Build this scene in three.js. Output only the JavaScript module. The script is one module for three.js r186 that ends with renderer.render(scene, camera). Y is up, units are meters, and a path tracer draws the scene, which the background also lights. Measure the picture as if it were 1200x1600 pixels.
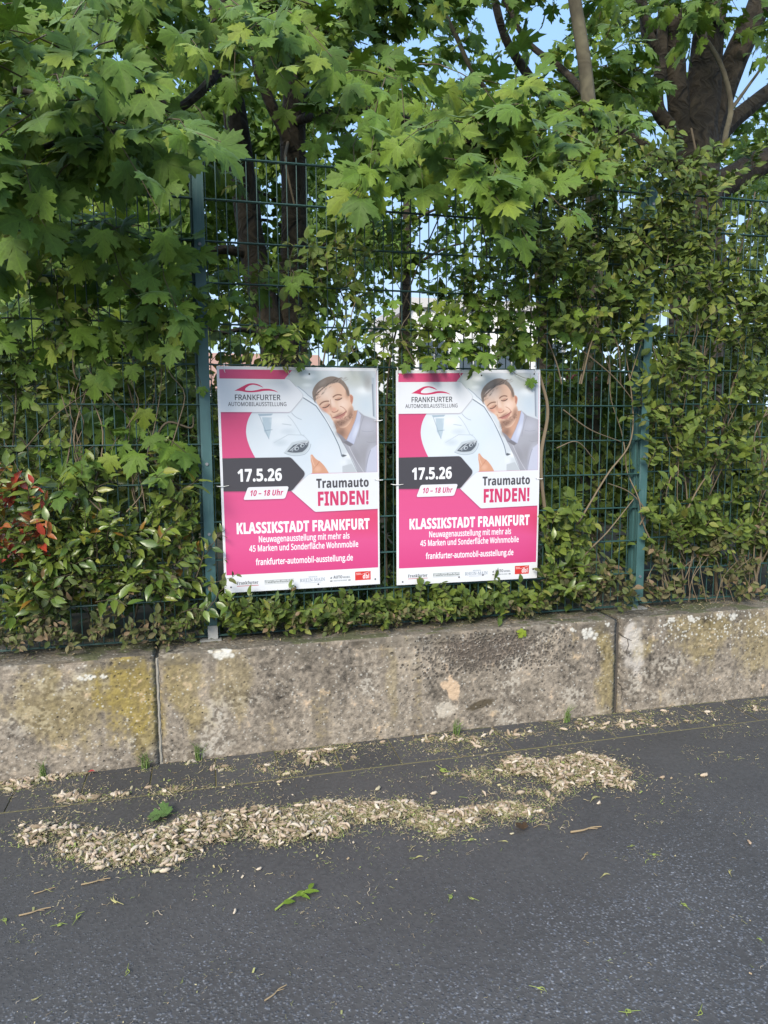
import * as THREE from 'three';
import { mergeGeometries } from 'three/addons/utils/BufferGeometryUtils.js';

// ---------------------------------------------------------------- camera, sky, sun, exposure
const scene = new THREE.Scene();
const camera = new THREE.PerspectiveCamera(70.83, 768 / 1024, 0.05, 400);
const CAM = { yaw: 0.2465, pitch: 0.114, roll: 0.0052, f: 1125.1 };
camera.position.set(-0.0225, 1.65, 3.7915);
camera.rotation.order = 'YXZ';
camera.rotation.set(-CAM.pitch, -CAM.yaw, -CAM.roll);
camera.updateMatrixWorld(true);

const SUN = new THREE.Vector3(-0.52, 0.62, 0.74).normalize();
{
  const W = 1024, H = 512, d = new Float32Array(W * H * 4), v = new THREE.Vector3();
  for (let j = 0; j < H; j++) {
    const el = ((j + 0.5) / H - 0.5) * Math.PI, y = Math.sin(el), c = Math.cos(el);
    for (let i = 0; i < W; i++) {
      const az = ((i + 0.5) / W - 0.5) * 2 * Math.PI;
      v.set(Math.cos(az) * c, y, Math.sin(az) * c);
      const h = Math.exp(-Math.max(0, y) * 5.0), cs = v.dot(SUN);
      const glow = 0.5 * Math.pow(Math.max(0, 0.5 + 0.5 * cs), 5);
      let r = 0.2 + 0.38 * h + glow * 1.1, g = 0.37 + 0.31 * h + glow * 1.06, b = 0.64 + 0.15 * h + glow * 0.95;
      if (y < 0) { const k = Math.min(1, -y * 6); r = r * (1 - k) + 0.12 * k; g = g * (1 - k) + 0.12 * k; b = b * (1 - k) + 0.12 * k; }
      const o = (j * W + i) * 4; d[o] = r; d[o + 1] = g; d[o + 2] = b; d[o + 3] = 1;
    }
  }
  const t = new THREE.DataTexture(d, W, H, THREE.RGBAFormat, THREE.FloatType);
  t.mapping = THREE.EquirectangularReflectionMapping; t.magFilter = THREE.LinearFilter; t.minFilter = THREE.LinearFilter; t.needsUpdate = true;
  scene.background = t; scene.environment = t;
}
const sun = new THREE.DirectionalLight(new THREE.Color(1.0, 0.92, 0.78), 2.8);
sun.name = 'sun'; sun.position.copy(SUN).multiplyScalar(30); sun.target.position.set(0, 0, 0);
sun.castShadow = true; sun.shadow.radius = 44; sun.shadow.mapSize.set(4096, 4096);
Object.assign(sun.shadow.camera, { left: -14, right: 14, top: 14, bottom: -14, near: 1, far: 80 });
scene.add(sun, sun.target);
const renderer = new THREE.WebGLRenderer({ antialias: true });
renderer.toneMapping = THREE.LinearToneMapping;
renderer.toneMappingExposure = 1.85;
renderer.shadowMap.enabled = true;
renderer.setSize(768, 1024);

// ---------------------------------------------------------------- helpers
const V = (x, y, z) => new THREE.Vector3(x, y, z);
function rng(seed) { let s = seed | 0; return () => { s = (s + 0x6d2b79f5) | 0; let t = Math.imul(s ^ (s >>> 15), 1 | s); t = (t + Math.imul(t ^ (t >>> 7), 61 | t)) ^ t; return ((t ^ (t >>> 14)) >>> 0) / 4294967296; }; }
const R = rng(4711);
const rr = (a, b, f = R) => a + (b - a) * f();
const clamp = (x, a = 0, b = 1) => Math.min(b, Math.max(a, x));
const sstep = (a, b, x) => { const t = clamp((x - a) / (b - a)); return t * t * (3 - 2 * t); };
const hash = (x, y, s) => { let h = Math.imul(x, 374761393) ^ Math.imul(y, 668265263) ^ Math.imul(s, 974634777); h = Math.imul(h ^ (h >>> 13), 1274126177); return ((h ^ (h >>> 16)) >>> 0) / 4294967296; };
function vnoise(x, y, s = 0, px = 0, py = 0) {
  const ix = Math.floor(x), iy = Math.floor(y), fx = x - ix, fy = y - iy, u = fx * fx * (3 - 2 * fx), v = fy * fy * (3 - 2 * fy);
  const wx = (k) => (px ? ((k % px) + px) % px : k), wy = (k) => (py ? ((k % py) + py) % py : k);
  const a = hash(wx(ix), wy(iy), s), b = hash(wx(ix + 1), wy(iy), s), c = hash(wx(ix), wy(iy + 1), s), d = hash(wx(ix + 1), wy(iy + 1), s);
  return a + (b - a) * u + (c - a) * v + (a - b - c + d) * u * v;
}
function fbm(x, y, oct = 4, s = 0, px = 0, py = 0) { let t = 0, a = 0.5, n = 0; for (let i = 0; i < oct; i++) { t += a * vnoise(x, y, s + i, px, py); n += a; x *= 2; y *= 2; px *= 2; py *= 2; a *= 0.5; } return t / n; }
// a point of the place on the plane z = const (or the ground y = const) that lies along a direction of the photograph
function dirOf(px, py) { return V((px - 600) / CAM.f, (800 - py) / CAM.f, -1).applyQuaternion(camera.quaternion); }
function at(px, py, z = 0) { const d = dirOf(px, py); return d.multiplyScalar((z - camera.position.z) / d.z).add(camera.position); }
function onGround(px, py, y = 0) { const d = dirOf(px, py); return d.multiplyScalar((y - camera.position.y) / d.y).add(camera.position); }
function screen(p) { const v = p.clone().applyMatrix4(camera.matrixWorldInverse); return { x: 600 - (CAM.f * v.x) / v.z, y: 800 + (CAM.f * v.y) / v.z, d: -v.z }; }
camera.matrixWorldInverse.copy(camera.matrixWorld).invert();
const inPoly = (x, y, P) => { let c = false; for (let i = 0, j = P.length - 1; i < P.length; j = i++) { if ((P[i][1] > y) !== (P[j][1] > y) && x < ((P[j][0] - P[i][0]) * (y - P[i][1])) / (P[j][1] - P[i][1]) + P[i][0]) c = !c; } return c; };
function samplePoly(P, f = R) { let x0 = 1e9, x1 = -1e9, y0 = 1e9, y1 = -1e9; for (const [x, y] of P) { x0 = Math.min(x0, x); x1 = Math.max(x1, x); y0 = Math.min(y0, y); y1 = Math.max(y1, y); } for (let k = 0; k < 200; k++) { const x = rr(x0, x1, f), y = rr(y0, y1, f); if (inPoly(x, y, P)) return [x, y]; } return P[0]; }

const taken = new Map();
function numbered(n) { const k = taken.get(n) ?? 0; taken.set(n, k + 1); return k ? n + '_' + String(k).padStart(3, '0') : n; }
function thing(name, label, category, pos = [0, 0, 0], group) { const g = new THREE.Group(); g.name = numbered(name); g.position.set(...pos); g.userData = { label, category }; if (group) g.userData.group = group; scene.add(g); return g; }
function mesh(name, geo, mat, parent) { const m = new THREE.Mesh(geo, mat); m.name = name; m.castShadow = m.receiveShadow = true; parent.add(m); return m; }
function structure(name, geo, mat, label, category) { const m = mesh(numbered(name), geo, mat, scene); m.userData = { kind: 'structure', label, category }; return m; }
function single(name, geo, mat, label, category, group, kind) { const m = mesh(numbered(name), geo, mat, scene); m.userData = { label, category }; if (group) m.userData.group = group; if (kind) m.userData.kind = kind; return m; }
function geo(pos, idx, uv, col, nor) { const g = new THREE.BufferGeometry(); g.setAttribute('position', new THREE.Float32BufferAttribute(pos, 3)); if (uv) g.setAttribute('uv', new THREE.Float32BufferAttribute(uv, 2)); if (col) g.setAttribute('color', new THREE.Float32BufferAttribute(col, 3)); g.setIndex(idx); if (nor) g.setAttribute('normal', new THREE.Float32BufferAttribute(nor, 3)); else g.computeVertexNormals(); return g; }
const box = (w, h, d, x = 0, y = 0, z = 0) => new THREE.BoxGeometry(w, h, d).translate(x, y, z);

// tapered tubes collected into one mesh
class Tubes {
  constructor() { this.p = []; this.n = []; this.u = []; this.i = []; }
  path(pts, r0, r1, sides = 5, rough = 0, seed = 1) {
    const N = pts.length, base = this.p.length / 3, t = V(), a = V(1, 0, 0), b = V(), q = V(); let len = 0;
    for (let k = 0; k < N; k++) {
      t.subVectors(pts[Math.min(N - 1, k + 1)], pts[Math.max(0, k - 1)]).normalize();
      if (k === 0) { a.set(0.31, 0.12, 0.94); }
      a.addScaledVector(t, -a.dot(t)).normalize(); b.crossVectors(t, a);
      if (k) len += pts[k].distanceTo(pts[k - 1]);
      const r = r0 + (r1 - r0) * (k / (N - 1));
      for (let s = 0; s <= sides; s++) {
        const w = (s / sides) * Math.PI * 2, m = rough ? 1 + rough * (fbm((s % sides) * 0.9 + seed * 7, len * 6, 3, seed) - 0.5) * 2 : 1;
        q.copy(a).multiplyScalar(Math.cos(w)).addScaledVector(b, Math.sin(w));
        this.p.push(pts[k].x + q.x * r * m, pts[k].y + q.y * r * m, pts[k].z + q.z * r * m); this.n.push(q.x, q.y, q.z); this.u.push((s / sides) * Math.max(0.2, Math.round(r0 * 6.28 * 5) / 5), len);
      }
    }
    for (let k = 0; k < N - 1; k++) for (let s = 0; s < sides; s++) { const o = base + k * (sides + 1) + s; this.i.push(o, o + 1, o + sides + 1, o + 1, o + sides + 2, o + sides + 1); }
    return this;
  }
  get empty() { return !this.i.length; }
  build(rough) { return geo(this.p, this.i, this.u, null, rough ? null : this.n); }
}
const smooth = (pts, n) => new THREE.CatmullRomCurve3(pts).getPoints(n);

// ---------------------------------------------------------------- textures
function tex(w, h, fn, srgb) {
  const d = new Uint8Array(w * h * 4), o = [0, 0, 0];
  for (let j = 0; j < h; j++) for (let i = 0; i < w; i++) { fn(i, j, o); const k = (j * w + i) * 4; for (let c = 0; c < 3; c++) { const x = clamp(o[c]); d[k + c] = srgb ? Math.round(255 * (x <= 0.0031308 ? 12.92 * x : 1.055 * Math.pow(x, 1 / 2.4) - 0.055)) : Math.round(255 * x); } d[k + 3] = 255; }
  const t = new THREE.DataTexture(d, w, h); t.wrapS = t.wrapT = THREE.RepeatWrapping; t.magFilter = THREE.LinearFilter; t.minFilter = THREE.LinearMipmapLinearFilter; t.generateMipmaps = true; if (srgb) t.colorSpace = THREE.SRGBColorSpace; t.needsUpdate = true; return t;
}
function canvasTex(w, h, draw) { const c = document.createElement('canvas'); c.width = w; c.height = h; draw(c.getContext('2d'), w, h); const t = new THREE.CanvasTexture(c); t.colorSpace = THREE.SRGBColorSpace; t.anisotropy = 8; return t; }
const std = (o) => new THREE.MeshStandardMaterial(o);
const lin = (r, g, b) => new THREE.Color().setRGB(r, g, b);

// asphalt: 5 m x 5 m, v = distance from the gutter; smoother and dustier by the gutter, bare aggregate further out
const AS = 2048, ASM = 5;
const asphaltC = new Float32Array(AS * AS * 3), asphaltH = new Float32Array(AS * AS);
{
  const f = rng(91);
  for (let j = 0; j < AS; j++) for (let i = 0; i < AS; i++) {
    const n = fbm((i / AS) * 16, (j / AS) * 16, 3, 5, 16, 16), m = vnoise((i / AS) * 512, (j / AS) * 512, 6, 512, 512), big = fbm((i / AS) * 5, (j / AS) * 5, 4, 15, 5, 5), w = 0.62 + 0.28 * n + 0.3 * (m - 0.5) + 0.36 * big;
    const k = (j * AS + i) * 3; asphaltC[k] = 0.06 * w; asphaltC[k + 1] = 0.057 * w; asphaltC[k + 2] = 0.0555 * w; asphaltH[j * AS + i] = 0.35 + 0.2 * m;
  }
  for (let q = 0; q < 330000; q++) {
    const x = f() * AS, y = f() * AS, z = (y / AS) * ASM;
    const zone = sstep(0.55, 1.55, z + 0.9 * (fbm((x / AS) * 12, (y / AS) * 12, 3, 9, 12, 12) - 0.5));
    if (f() > 0.22 + 0.78 * zone) continue;
    const big = 0.5 + 1.5 * f() * (0.4 + 0.6 * zone), t = f(), br = (t < 0.55 ? rr(0.03, 0.09, f) : t < 0.96 ? rr(0.08, 0.15, f) : rr(0.15, 0.25, f)) * (0.7 + 0.5 * zone), ang = f() * 3.14, el = rr(0.5, 1, f);
    const tint = f() * 0.16 - 0.03, ca = Math.cos(ang), sa = Math.sin(ang), rad = Math.ceil(big + 0.6);
    for (let dy = -rad; dy <= rad; dy++) for (let dx = -rad; dx <= rad; dx++) {
      const ux = (dx * ca + dy * sa) / big, uy = (-dx * sa + dy * ca) / (big * el), a = 1 - (ux * ux + uy * uy); if (a <= -0.25) continue;
      const al = clamp((a + 0.25) * 1.3), xi = (Math.floor(x + dx) + AS) % AS, yi = (Math.floor(y + dy) + AS) % AS, k = (yi * AS + xi) * 3;
      asphaltC[k] += (br * (1 - tint * 0.5) - asphaltC[k]) * al; asphaltC[k + 1] += (br - asphaltC[k + 1]) * al; asphaltC[k + 2] += (br * (1.05 + tint) - asphaltC[k + 2]) * al;
      asphaltH[yi * AS + xi] = Math.max(asphaltH[yi * AS + xi], 0.4 + 0.6 * clamp(a));
    }
  }
}
const asphaltMap = tex(AS, AS, (i, j, o) => { const k = (j * AS + i) * 3; o[0] = asphaltC[k]; o[1] = asphaltC[k + 1]; o[2] = asphaltC[k + 2]; }, true);
const asphaltBump = tex(AS, AS, (i, j, o) => { o[0] = o[1] = o[2] = asphaltH[j * AS + i]; });
const asphalt = std({ map: asphaltMap, bumpMap: asphaltBump, bumpScale: 0.004, roughness: 0.72 });

// concrete of the low wall: u = metres from x = -2.9 over 7.8 m, v = metres up the front face and then back over the top, 1.05 m
const CW = 2048, CH = 512, CX0 = -1.4, CL = 5.3, CHM = 1.05, WALL_H = 0.56;
const pits = new Float32Array(CW * CH), spots = new Float32Array(CW * CH);
{
  const f = rng(17);
  const stamp = (A, X, Y, r, v) => { const cx = ((X - CX0) / CL) * CW, cy = (Y / CHM) * CH, rx = (r / CL) * CW, ry = (r / CHM) * CH; for (let j = Math.floor(cy - ry - 1); j <= cy + ry + 1; j++) for (let i = Math.floor(cx - rx - 1); i <= cx + rx + 1; i++) { if (j < 0 || j >= CH || i < 0 || i >= CW) continue; const d = Math.hypot((i - cx) / (rx + 0.5), (j - cy) / (ry + 0.5)); if (d < 1) A[j * CW + i] = Math.max(A[j * CW + i], v * clamp((1 - d) * 2)); } };
  for (let q = 0; q < 4200; q++) { const X = rr(CX0, CX0 + CL, f), Y = rr(0, 1.05, f); if (fbm(X * 4, Y * 4, 3, 19) < 0.47) continue; stamp(pits, X, Y, 0.0012 + 0.006 * f() ** 4, rr(0.25, 0.9, f)); }
  for (let q = 0; q < 1500; q++) { const X = 1.48 + (f() + f() + f() - 1.5) * 0.42, Y = 0.43 + (f() + f() - 1) * 0.13; stamp(pits, X, Y, 0.003 + 0.008 * f() ** 2, rr(0.6, 1, f)); }
  for (let q = 0; q < 4200; q++) { const X = rr(CX0, CX0 + CL, f), Y = rr(0, 1.05, f); stamp(spots, X, Y, 0.002 + 0.004 * f() ** 2, rr(0.3, 0.8, f)); }
  for (const [X, Y, r] of [[2.05, 0.5, 0.018], [2.09, 0.485, 0.028], [1.98, 0.515, 0.012], [2.62, 0.53, 0.016], [2.75, 0.525, 0.02], [2.95, 0.53, 0.014], [3.05, 0.525, 0.022], [2.2, 0.53, 0.012], [-0.62, 0.47, 0.012], [-0.58, 0.475, 0.016], [-0.52, 0.47, 0.011], [0.02, 0.54, 0.03], [0.06, 0.54, 0.03]]) { stamp(spots, X, Y, r, 1); for (let k = 0; k < 6; k++) stamp(spots, X + rr(-1, 1, f) * r * 1.4, Y + rr(-1, 1, f) * r, r * 0.5, 1); }
  for (let q = 0; q < 160; q++) stamp(spots, rr(2.5, 3.4, f), 0.38 + 0.16 * f(), 0.004 + 0.004 * f(), 0.9);
}
const blob = (X, Y, x, y, rx, ry) => clamp(1 - Math.hypot((X - x) / rx, (Y - y) / ry));
const concH = new Float32Array(CW * CH);
const concreteMap = tex(CW, CH, (i, j, o) => {
  const X = CX0 + (i / CW) * CL, Y = (j / CH) * CHM, top = Y > WALL_H;
  const n1 = fbm(X * 3, Y * 3, 5, 31), n2 = fbm(X * 14, Y * 14, 4, 41), n3 = fbm(X * 60, Y * 60, 3, 51), streak = fbm(X * 16, Y * 1.6, 4, 61);
  let v = 0.62 + 0.42 * (n1 - 0.5) * 1.6 + 0.5 * (n2 - 0.5) + 0.8 * (n3 - 0.5) + 0.3 * (hash(i, j, 9) - 0.5), r = 0.335 * v, g = 0.28 * v, b = 0.22 * v;
  const mixc = (k, cr, cg, cb) => { k = clamp(k); r += (cr - r) * k; g += (cg - g) * k; b += (cb - b) * k; };
  mixc(sstep(0.52, 0.72, streak) * 0.55 * sstep(0.35, 0.6, n2), 0.115, 0.095, 0.075);                               // brown run-off
  mixc(sstep(0.56, 0.75, fbm(X * 5, Y * 7, 4, 71)) * 0.6 * sstep(0.4, 0.62, n3), 0.42, 0.38, 0.32);                    // bare paler patches
  // ochre algae
  const wx = X + 0.16 * (fbm(X * 6, Y * 6, 4, 111) - 0.5), wy = Y + 0.3 * (fbm(X * 9, Y * 5, 4, 121) - 0.5), al = (x, y, rx, ry, a) => a * sstep(0.1, 0.62, blob(wx, wy, x, y, rx, ry) + 0.6 * (streak - 0.5) + 0.55 * (n2 - 0.5) + 0.3 * (n3 - 0.5));
  let alg = Math.max(al(-0.42, 0.36, 0.17, 0.34, 1), al(-0.72, 0.34, 0.36, 0.28, 0.5), al(-0.34, 0.24, 0.12, 0.3, 0.7), al(-0.13, 0.4, 0.14, 0.3, 0.6), al(0.12, 0.4, 0.13, 0.24, 0.38), al(2.2, 0.32, 0.09, 0.4, 0.55), al(2.85, 0.42, 0.34, 0.26, 0.5), al(3.25, 0.4, 0.25, 0.3, 0.45), al(-1.4, 0.3, 0.5, 0.35, 0.6), al(2.44, 0.4, 0.09, 0.14, 0.6), al(0.92, 0.33, 0.06, 0.3, 0.3));
  if (!top) mixc(alg * 0.92, 0.215 * (0.6 + 0.8 * n3), 0.162 * (0.6 + 0.8 * n3), 0.045);
  mixc(sstep(0.35, 0.75, blob(X, Y, 2.37, 0.4, 0.15, 0.3) + 0.9 * (n2 - 0.5)) * 0.75, 0.47, 0.43, 0.39);                  // crusted lime beside the right joint
  mixc(sstep(0.2, 0.5, blob(wx, wy, 1.27, 0.21, 0.075, 0.075) + 0.9 * (n2 - 0.5) + 0.5 * (n3 - 0.5)) * 0.85, 0.5, 0.36, 0.24);                   // orange patch
  mixc(sstep(0.2, 0.5, blob(X, Y, 1.22, 0.13, 0.1, 0.06) + 0.8 * (n3 - 0.5)) * 0.6, 0.45, 0.4, 0.33);
  { const a = 0.25, x = X - 1.43, y = Y - 0.135, u = x * Math.cos(a) + y * Math.sin(a), w = -x * Math.sin(a) + y * Math.cos(a); mixc(sstep(0.1, 0.4, 1 - Math.hypot(u / 0.11, w / 0.03) + 0.5 * (n3 - 0.5)) * 0.92, 0.06, 0.045, 0.025); }
  mixc(sstep(0.25, 0.6, blob(X, Y, 1.5, 0.45, 0.4, 0.13) + 0.9 * (n2 - 0.5)) * 0.5, 0.12, 0.09, 0.07);
  mixc(sstep(0.25, 0.5, fbm(X * 9, Y * 9, 4, 85) - 0.26 + (Y > 0.5 && !top ? 0.16 : 0)) * 0.7 * (top ? 0 : sstep(0.42, 0.53, Y)), 0.1, 0.085, 0.065);   // dirt crust under the top edge
  if (top) { mixc(0.55 + 0.5 * (n2 - 0.4), 0.085, 0.075, 0.055); mixc(sstep(0.5, 0.62, fbm(X * 7, Y * 12, 4, 95)) * 0.75, 0.06, 0.07, 0.022); }
  const p = pits[j * CW + i], s = spots[j * CW + i];
  mixc(p * 0.85, 0.05, 0.04, 0.032); mixc(s * 0.8, 0.55, 0.53, 0.48);
  o[0] = r; o[1] = g; o[2] = b; concH[j * CW + i] = clamp(0.5 + 0.5 * (n3 - 0.5) + 0.35 * (n2 - 0.5) - 0.45 * p + 0.12 * s);
}, true);
concreteMap.wrapS = THREE.MirroredRepeatWrapping;
const concreteBump = tex(CW, CH, (i, j, o) => { o[0] = o[1] = o[2] = concH[j * CW + i]; });
concreteBump.wrapS = THREE.MirroredRepeatWrapping;
const concrete = std({ map: concreteMap, bumpMap: concreteBump, bumpScale: 0.012, roughness: 0.95 });

// bark
const barkN = (i, j, s) => { const x = i / 256, y = j / 512, w = 0.35 * fbm(x * 4, y * 8, 3, s, 4, 8); return fbm((x + w) * 12, y * 10, 4, s + 3, 0, 10); };
const barkMap = tex(256, 512, (i, j, o) => { const n = barkN(i, j, 3), m = fbm((i / 256) * 5, (j / 512) * 10, 4, 12, 5, 10), v = 0.45 + 1.1 * n; o[0] = (0.02 + 0.014 * m) * v * v; o[1] = (0.0145 + 0.012 * m) * v * v; o[2] = (0.0095 + 0.007 * m) * v * v; }, true);
const barkBump = tex(256, 512, (i, j, o) => { o[0] = o[1] = o[2] = barkN(i, j, 3); });
const bark = std({ map: barkMap, bumpMap: barkBump, bumpScale: 0.04, roughness: 0.95 });
const paleBarkMap = tex(256, 512, (i, j, o) => { const n = barkN(i, j, 23), m = fbm((i / 256) * 6, (j / 512) * 12, 4, 42, 6, 12), v = 0.5 + 1.0 * n; o[0] = (0.06 + 0.05 * m) * v; o[1] = (0.05 + 0.05 * m) * v; o[2] = (0.034 + 0.03 * m) * v; }, true);
const paleBark = std({ map: paleBarkMap, bumpMap: barkBump, bumpScale: 0.006, roughness: 0.95 });
const twigMat = std({ color: lin(0.085, 0.065, 0.04), roughness: 0.9 });
const dryTwigMat = std({ color: lin(0.15, 0.115, 0.075), roughness: 0.95 });
const greenTwigMat = std({ color: lin(0.11, 0.13, 0.04), roughness: 0.8 });

// ---------------------------------------------------------------- the ground
function sheet(x0, x1, z0, z1, y, nx, nz, uv, hfn) {
  const p = [], u = [], ix = [];
  for (let j = 0; j <= nz; j++) for (let i = 0; i <= nx; i++) { const x = x0 + ((x1 - x0) * i) / nx, z = z0 + ((z1 - z0) * j) / nz; p.push(x, y + (hfn ? hfn(x, z) : 0), z); u.push(...uv(x, z)); }
  for (let j = 0; j < nz; j++) for (let i = 0; i < nx; i++) { const a = j * (nx + 1) + i, b = a + nx + 1; ix.push(a, b, a + 1, b, b + 1, a + 1); }
  return geo(p, ix, u);
}
const roadY = (x, z) => 0.006 * (fbm(x * 0.9, z * 0.9, 2, 77) - 0.5);
structure('road', sheet(-14, 18, 0.505, 14.5, -0.004, 160, 70, (x, z) => [x / ASM, (z - 0.5) / ASM], roadY), asphalt, 'grey asphalt road running along the low wall', 'road');
const soilMap = tex(256, 256, (i, j, o) => { const n = fbm((i / 256) * 16, (j / 256) * 16, 5, 4, 16, 16); o[0] = 0.03 + 0.05 * n; o[1] = 0.024 + 0.042 * n; o[2] = 0.014 + 0.025 * n; }, true);
const soil = std({ map: soilMap, roughness: 1 });
structure('ground', sheet(-150, 150, -300, 150, -0.09, 4, 4, (x, z) => [x, z]), soil, 'bare earth reaching to the horizon', 'ground');
structure('planting_bed', sheet(-14, 18, -16, -0.19, 0.5, 64, 40, (x, z) => [x, z], (x, z) => 0.06 * (fbm(x * 1.5, z * 1.5, 3, 12) - 0.5)), soil, 'dark raised earth bed behind the fence', 'earth');

// gutter of flat dark slabs between wall and road
{
  const g = new THREE.Group(); g.name = 'gutter'; g.userData = { kind: 'structure', label: 'gutter of dark flat slabs along the foot of the wall', category: 'gutter' }; scene.add(g);
  mesh('joint_bed', box(12, 0.05, 0.31, 1, -0.0285, 0.35), std({ color: lin(0.15, 0.13, 0.06), roughness: 1 }), g);
  const f = rng(5), slabs = [];
  for (let k = 0; k < 3; k++) { const s = box(0.293, 0.05, 0.292).toNonIndexed(); const uv = s.attributes.uv, p = s.attributes.position; for (let i = 0; i < uv.count; i++) uv.setXY(i, (p.getX(i) + k) / ASM, (p.getZ(i) + 0.3) / ASM); slabs.push(s); }
  const tones = [0.82, 0.9, 1].map((c) => std({ map: asphaltMap, bumpMap: asphaltBump, bumpScale: 0.002, roughness: 0.8, color: lin(c, c, c * 1.01) }));
  for (let k = -14; k < 24; k++) { const m = mesh(k === -14 ? 'slab' : 'slab_' + String(k + 14).padStart(3, '0'), slabs[(k + 30) % 3], tones[Math.floor(f() * 3)], g); m.position.set(-0.16 + k * 0.3005, -0.0245 + rr(-0.003, 0.003, f), 0.352); m.rotation.set(rr(-0.008, 0.008, f), rr(-0.006, 0.006, f), rr(-0.006, 0.006, f)); }
}

// ---------------------------------------------------------------- the low wall
{
  const w = thing('low_wall', 'low weathered concrete wall of long cast blocks under the mesh fence', 'wall', [0, 0, 0]);
  const joints = [-5.35, -2.81, -0.27, 2.27, 4.81, 7.35];
  const prof = []; // [z, y, v]
  for (let k = 0; k <= 13; k++) prof.push([0.2, -0.06 + (0.6 * k) / 13]);
  for (let k = 1; k <= 4; k++) { const a = (k / 4) * Math.PI / 2; prof.push([0.18 + 0.02 * Math.cos(a), 0.54 + 0.02 * Math.sin(a)]); }
  for (let k = 1; k <= 8; k++) prof.push([0.18 - (0.4 * k) / 8, 0.56]);
  prof.push([-0.22, -0.06]);
  for (let s = 0; s < joints.length - 1; s++) {
    const x0 = joints[s] + 0.008, x1 = joints[s + 1] - 0.008, nx = 96, p = [], u = [], ix = [], P = prof.length;
    for (let i = 0; i <= nx; i++) {
      const x = x0 + ((x1 - x0) * i) / nx, e = Math.min(x - x0, x1 - x); let v = -0.06;
      for (let k = 0; k < P; k++) {
        if (k) v += Math.hypot(prof[k][0] - prof[k - 1][0], prof[k][1] - prof[k - 1][1]);
        const edge = k >= 12 && k <= 18 ? 1 : 0.3, n = fbm(x * 11, k * 0.7 + s * 9, 4, 63) - 0.5, chip = edge * Math.max(0, fbm(x * 7, s * 5 + k * 0.2, 4, 14) - 0.6) * 0.12, side = e < 0.03 ? (0.03 - e) * 0.18 : 0;
        let z = prof[k][0], y = prof[k][1];
        if (k < P - 1) { z += n * 0.008 * (k < 18 ? 1 : 0.2) - (k <= 18 ? chip + side : 0); y += (k >= 13 ? n * 0.008 - chip * 0.6 - side * 0.5 : 0); }
        p.push(x, y, z); u.push((x - CX0) / CL, v / CHM);
      }
    }
    for (let i = 0; i < nx; i++) for (let k = 0; k < P - 1; k++) { const a = i * P + k, b = a + P; ix.push(a, b, a + 1, b, b + 1, a + 1); }
    for (const [i, flip] of [[0, 1], [nx, 0]]) { const c = p.length / 3; p.push(i ? x1 : x0, 0.25, 0); u.push(0.5, 0.2); for (let k = 0; k < P - 1; k++) { const a = i * P + k; flip ? ix.push(c, a, a + 1) : ix.push(c, a + 1, a); } }
    mesh(s ? 'wall_block_' + String(s).padStart(3, '0') : 'wall_block', geo(p, ix, u), concrete, w);
  }
  const seal = std({ color: lin(0.34, 0.31, 0.265), roughness: 0.9 }), dark = std({ color: lin(0.06, 0.05, 0.04), roughness: 1 });
  joints.slice(1, -1).forEach((x, k) => mesh('joint_filler', box(0.0155, 0.6, 0.38, x, 0.235, 0), k === 2 ? dark : seal, w));
  const bead = new Tubes(); bead.path(Array.from({ length: 30 }, (_, k) => V(-0.27 + 0.002 * Math.sin(k * 1.3), 0.01 + k * 0.0183, 0.19 + 0.002 * Math.sin(k * 2.1))), 0.0075, 0.0065, 6); mesh('sealant_bead', bead.build(), std({ color: lin(0.25, 0.23, 0.195), roughness: 0.9 }), w);
  // cracks opening beside the right joint: thin recessed slivers
  const cr = new Tubes(), f = rng(3);
  const crack = (pts) => cr.path(pts.map(([x, y]) => V(x, y, 0.1985)), 0.003, 0.002, 4);
  crack([[2.28, 0.47], [2.31, 0.45], [2.33, 0.44], [2.36, 0.425]]); crack([[2.33, 0.44], [2.34, 0.4], [2.325, 0.36], [2.335, 0.33]]); crack([[2.28, 0.18], [2.3, 0.16], [2.31, 0.11], [2.3, 0.07]]);
  mesh('crack', cr.build(), dark, w);
}

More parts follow.
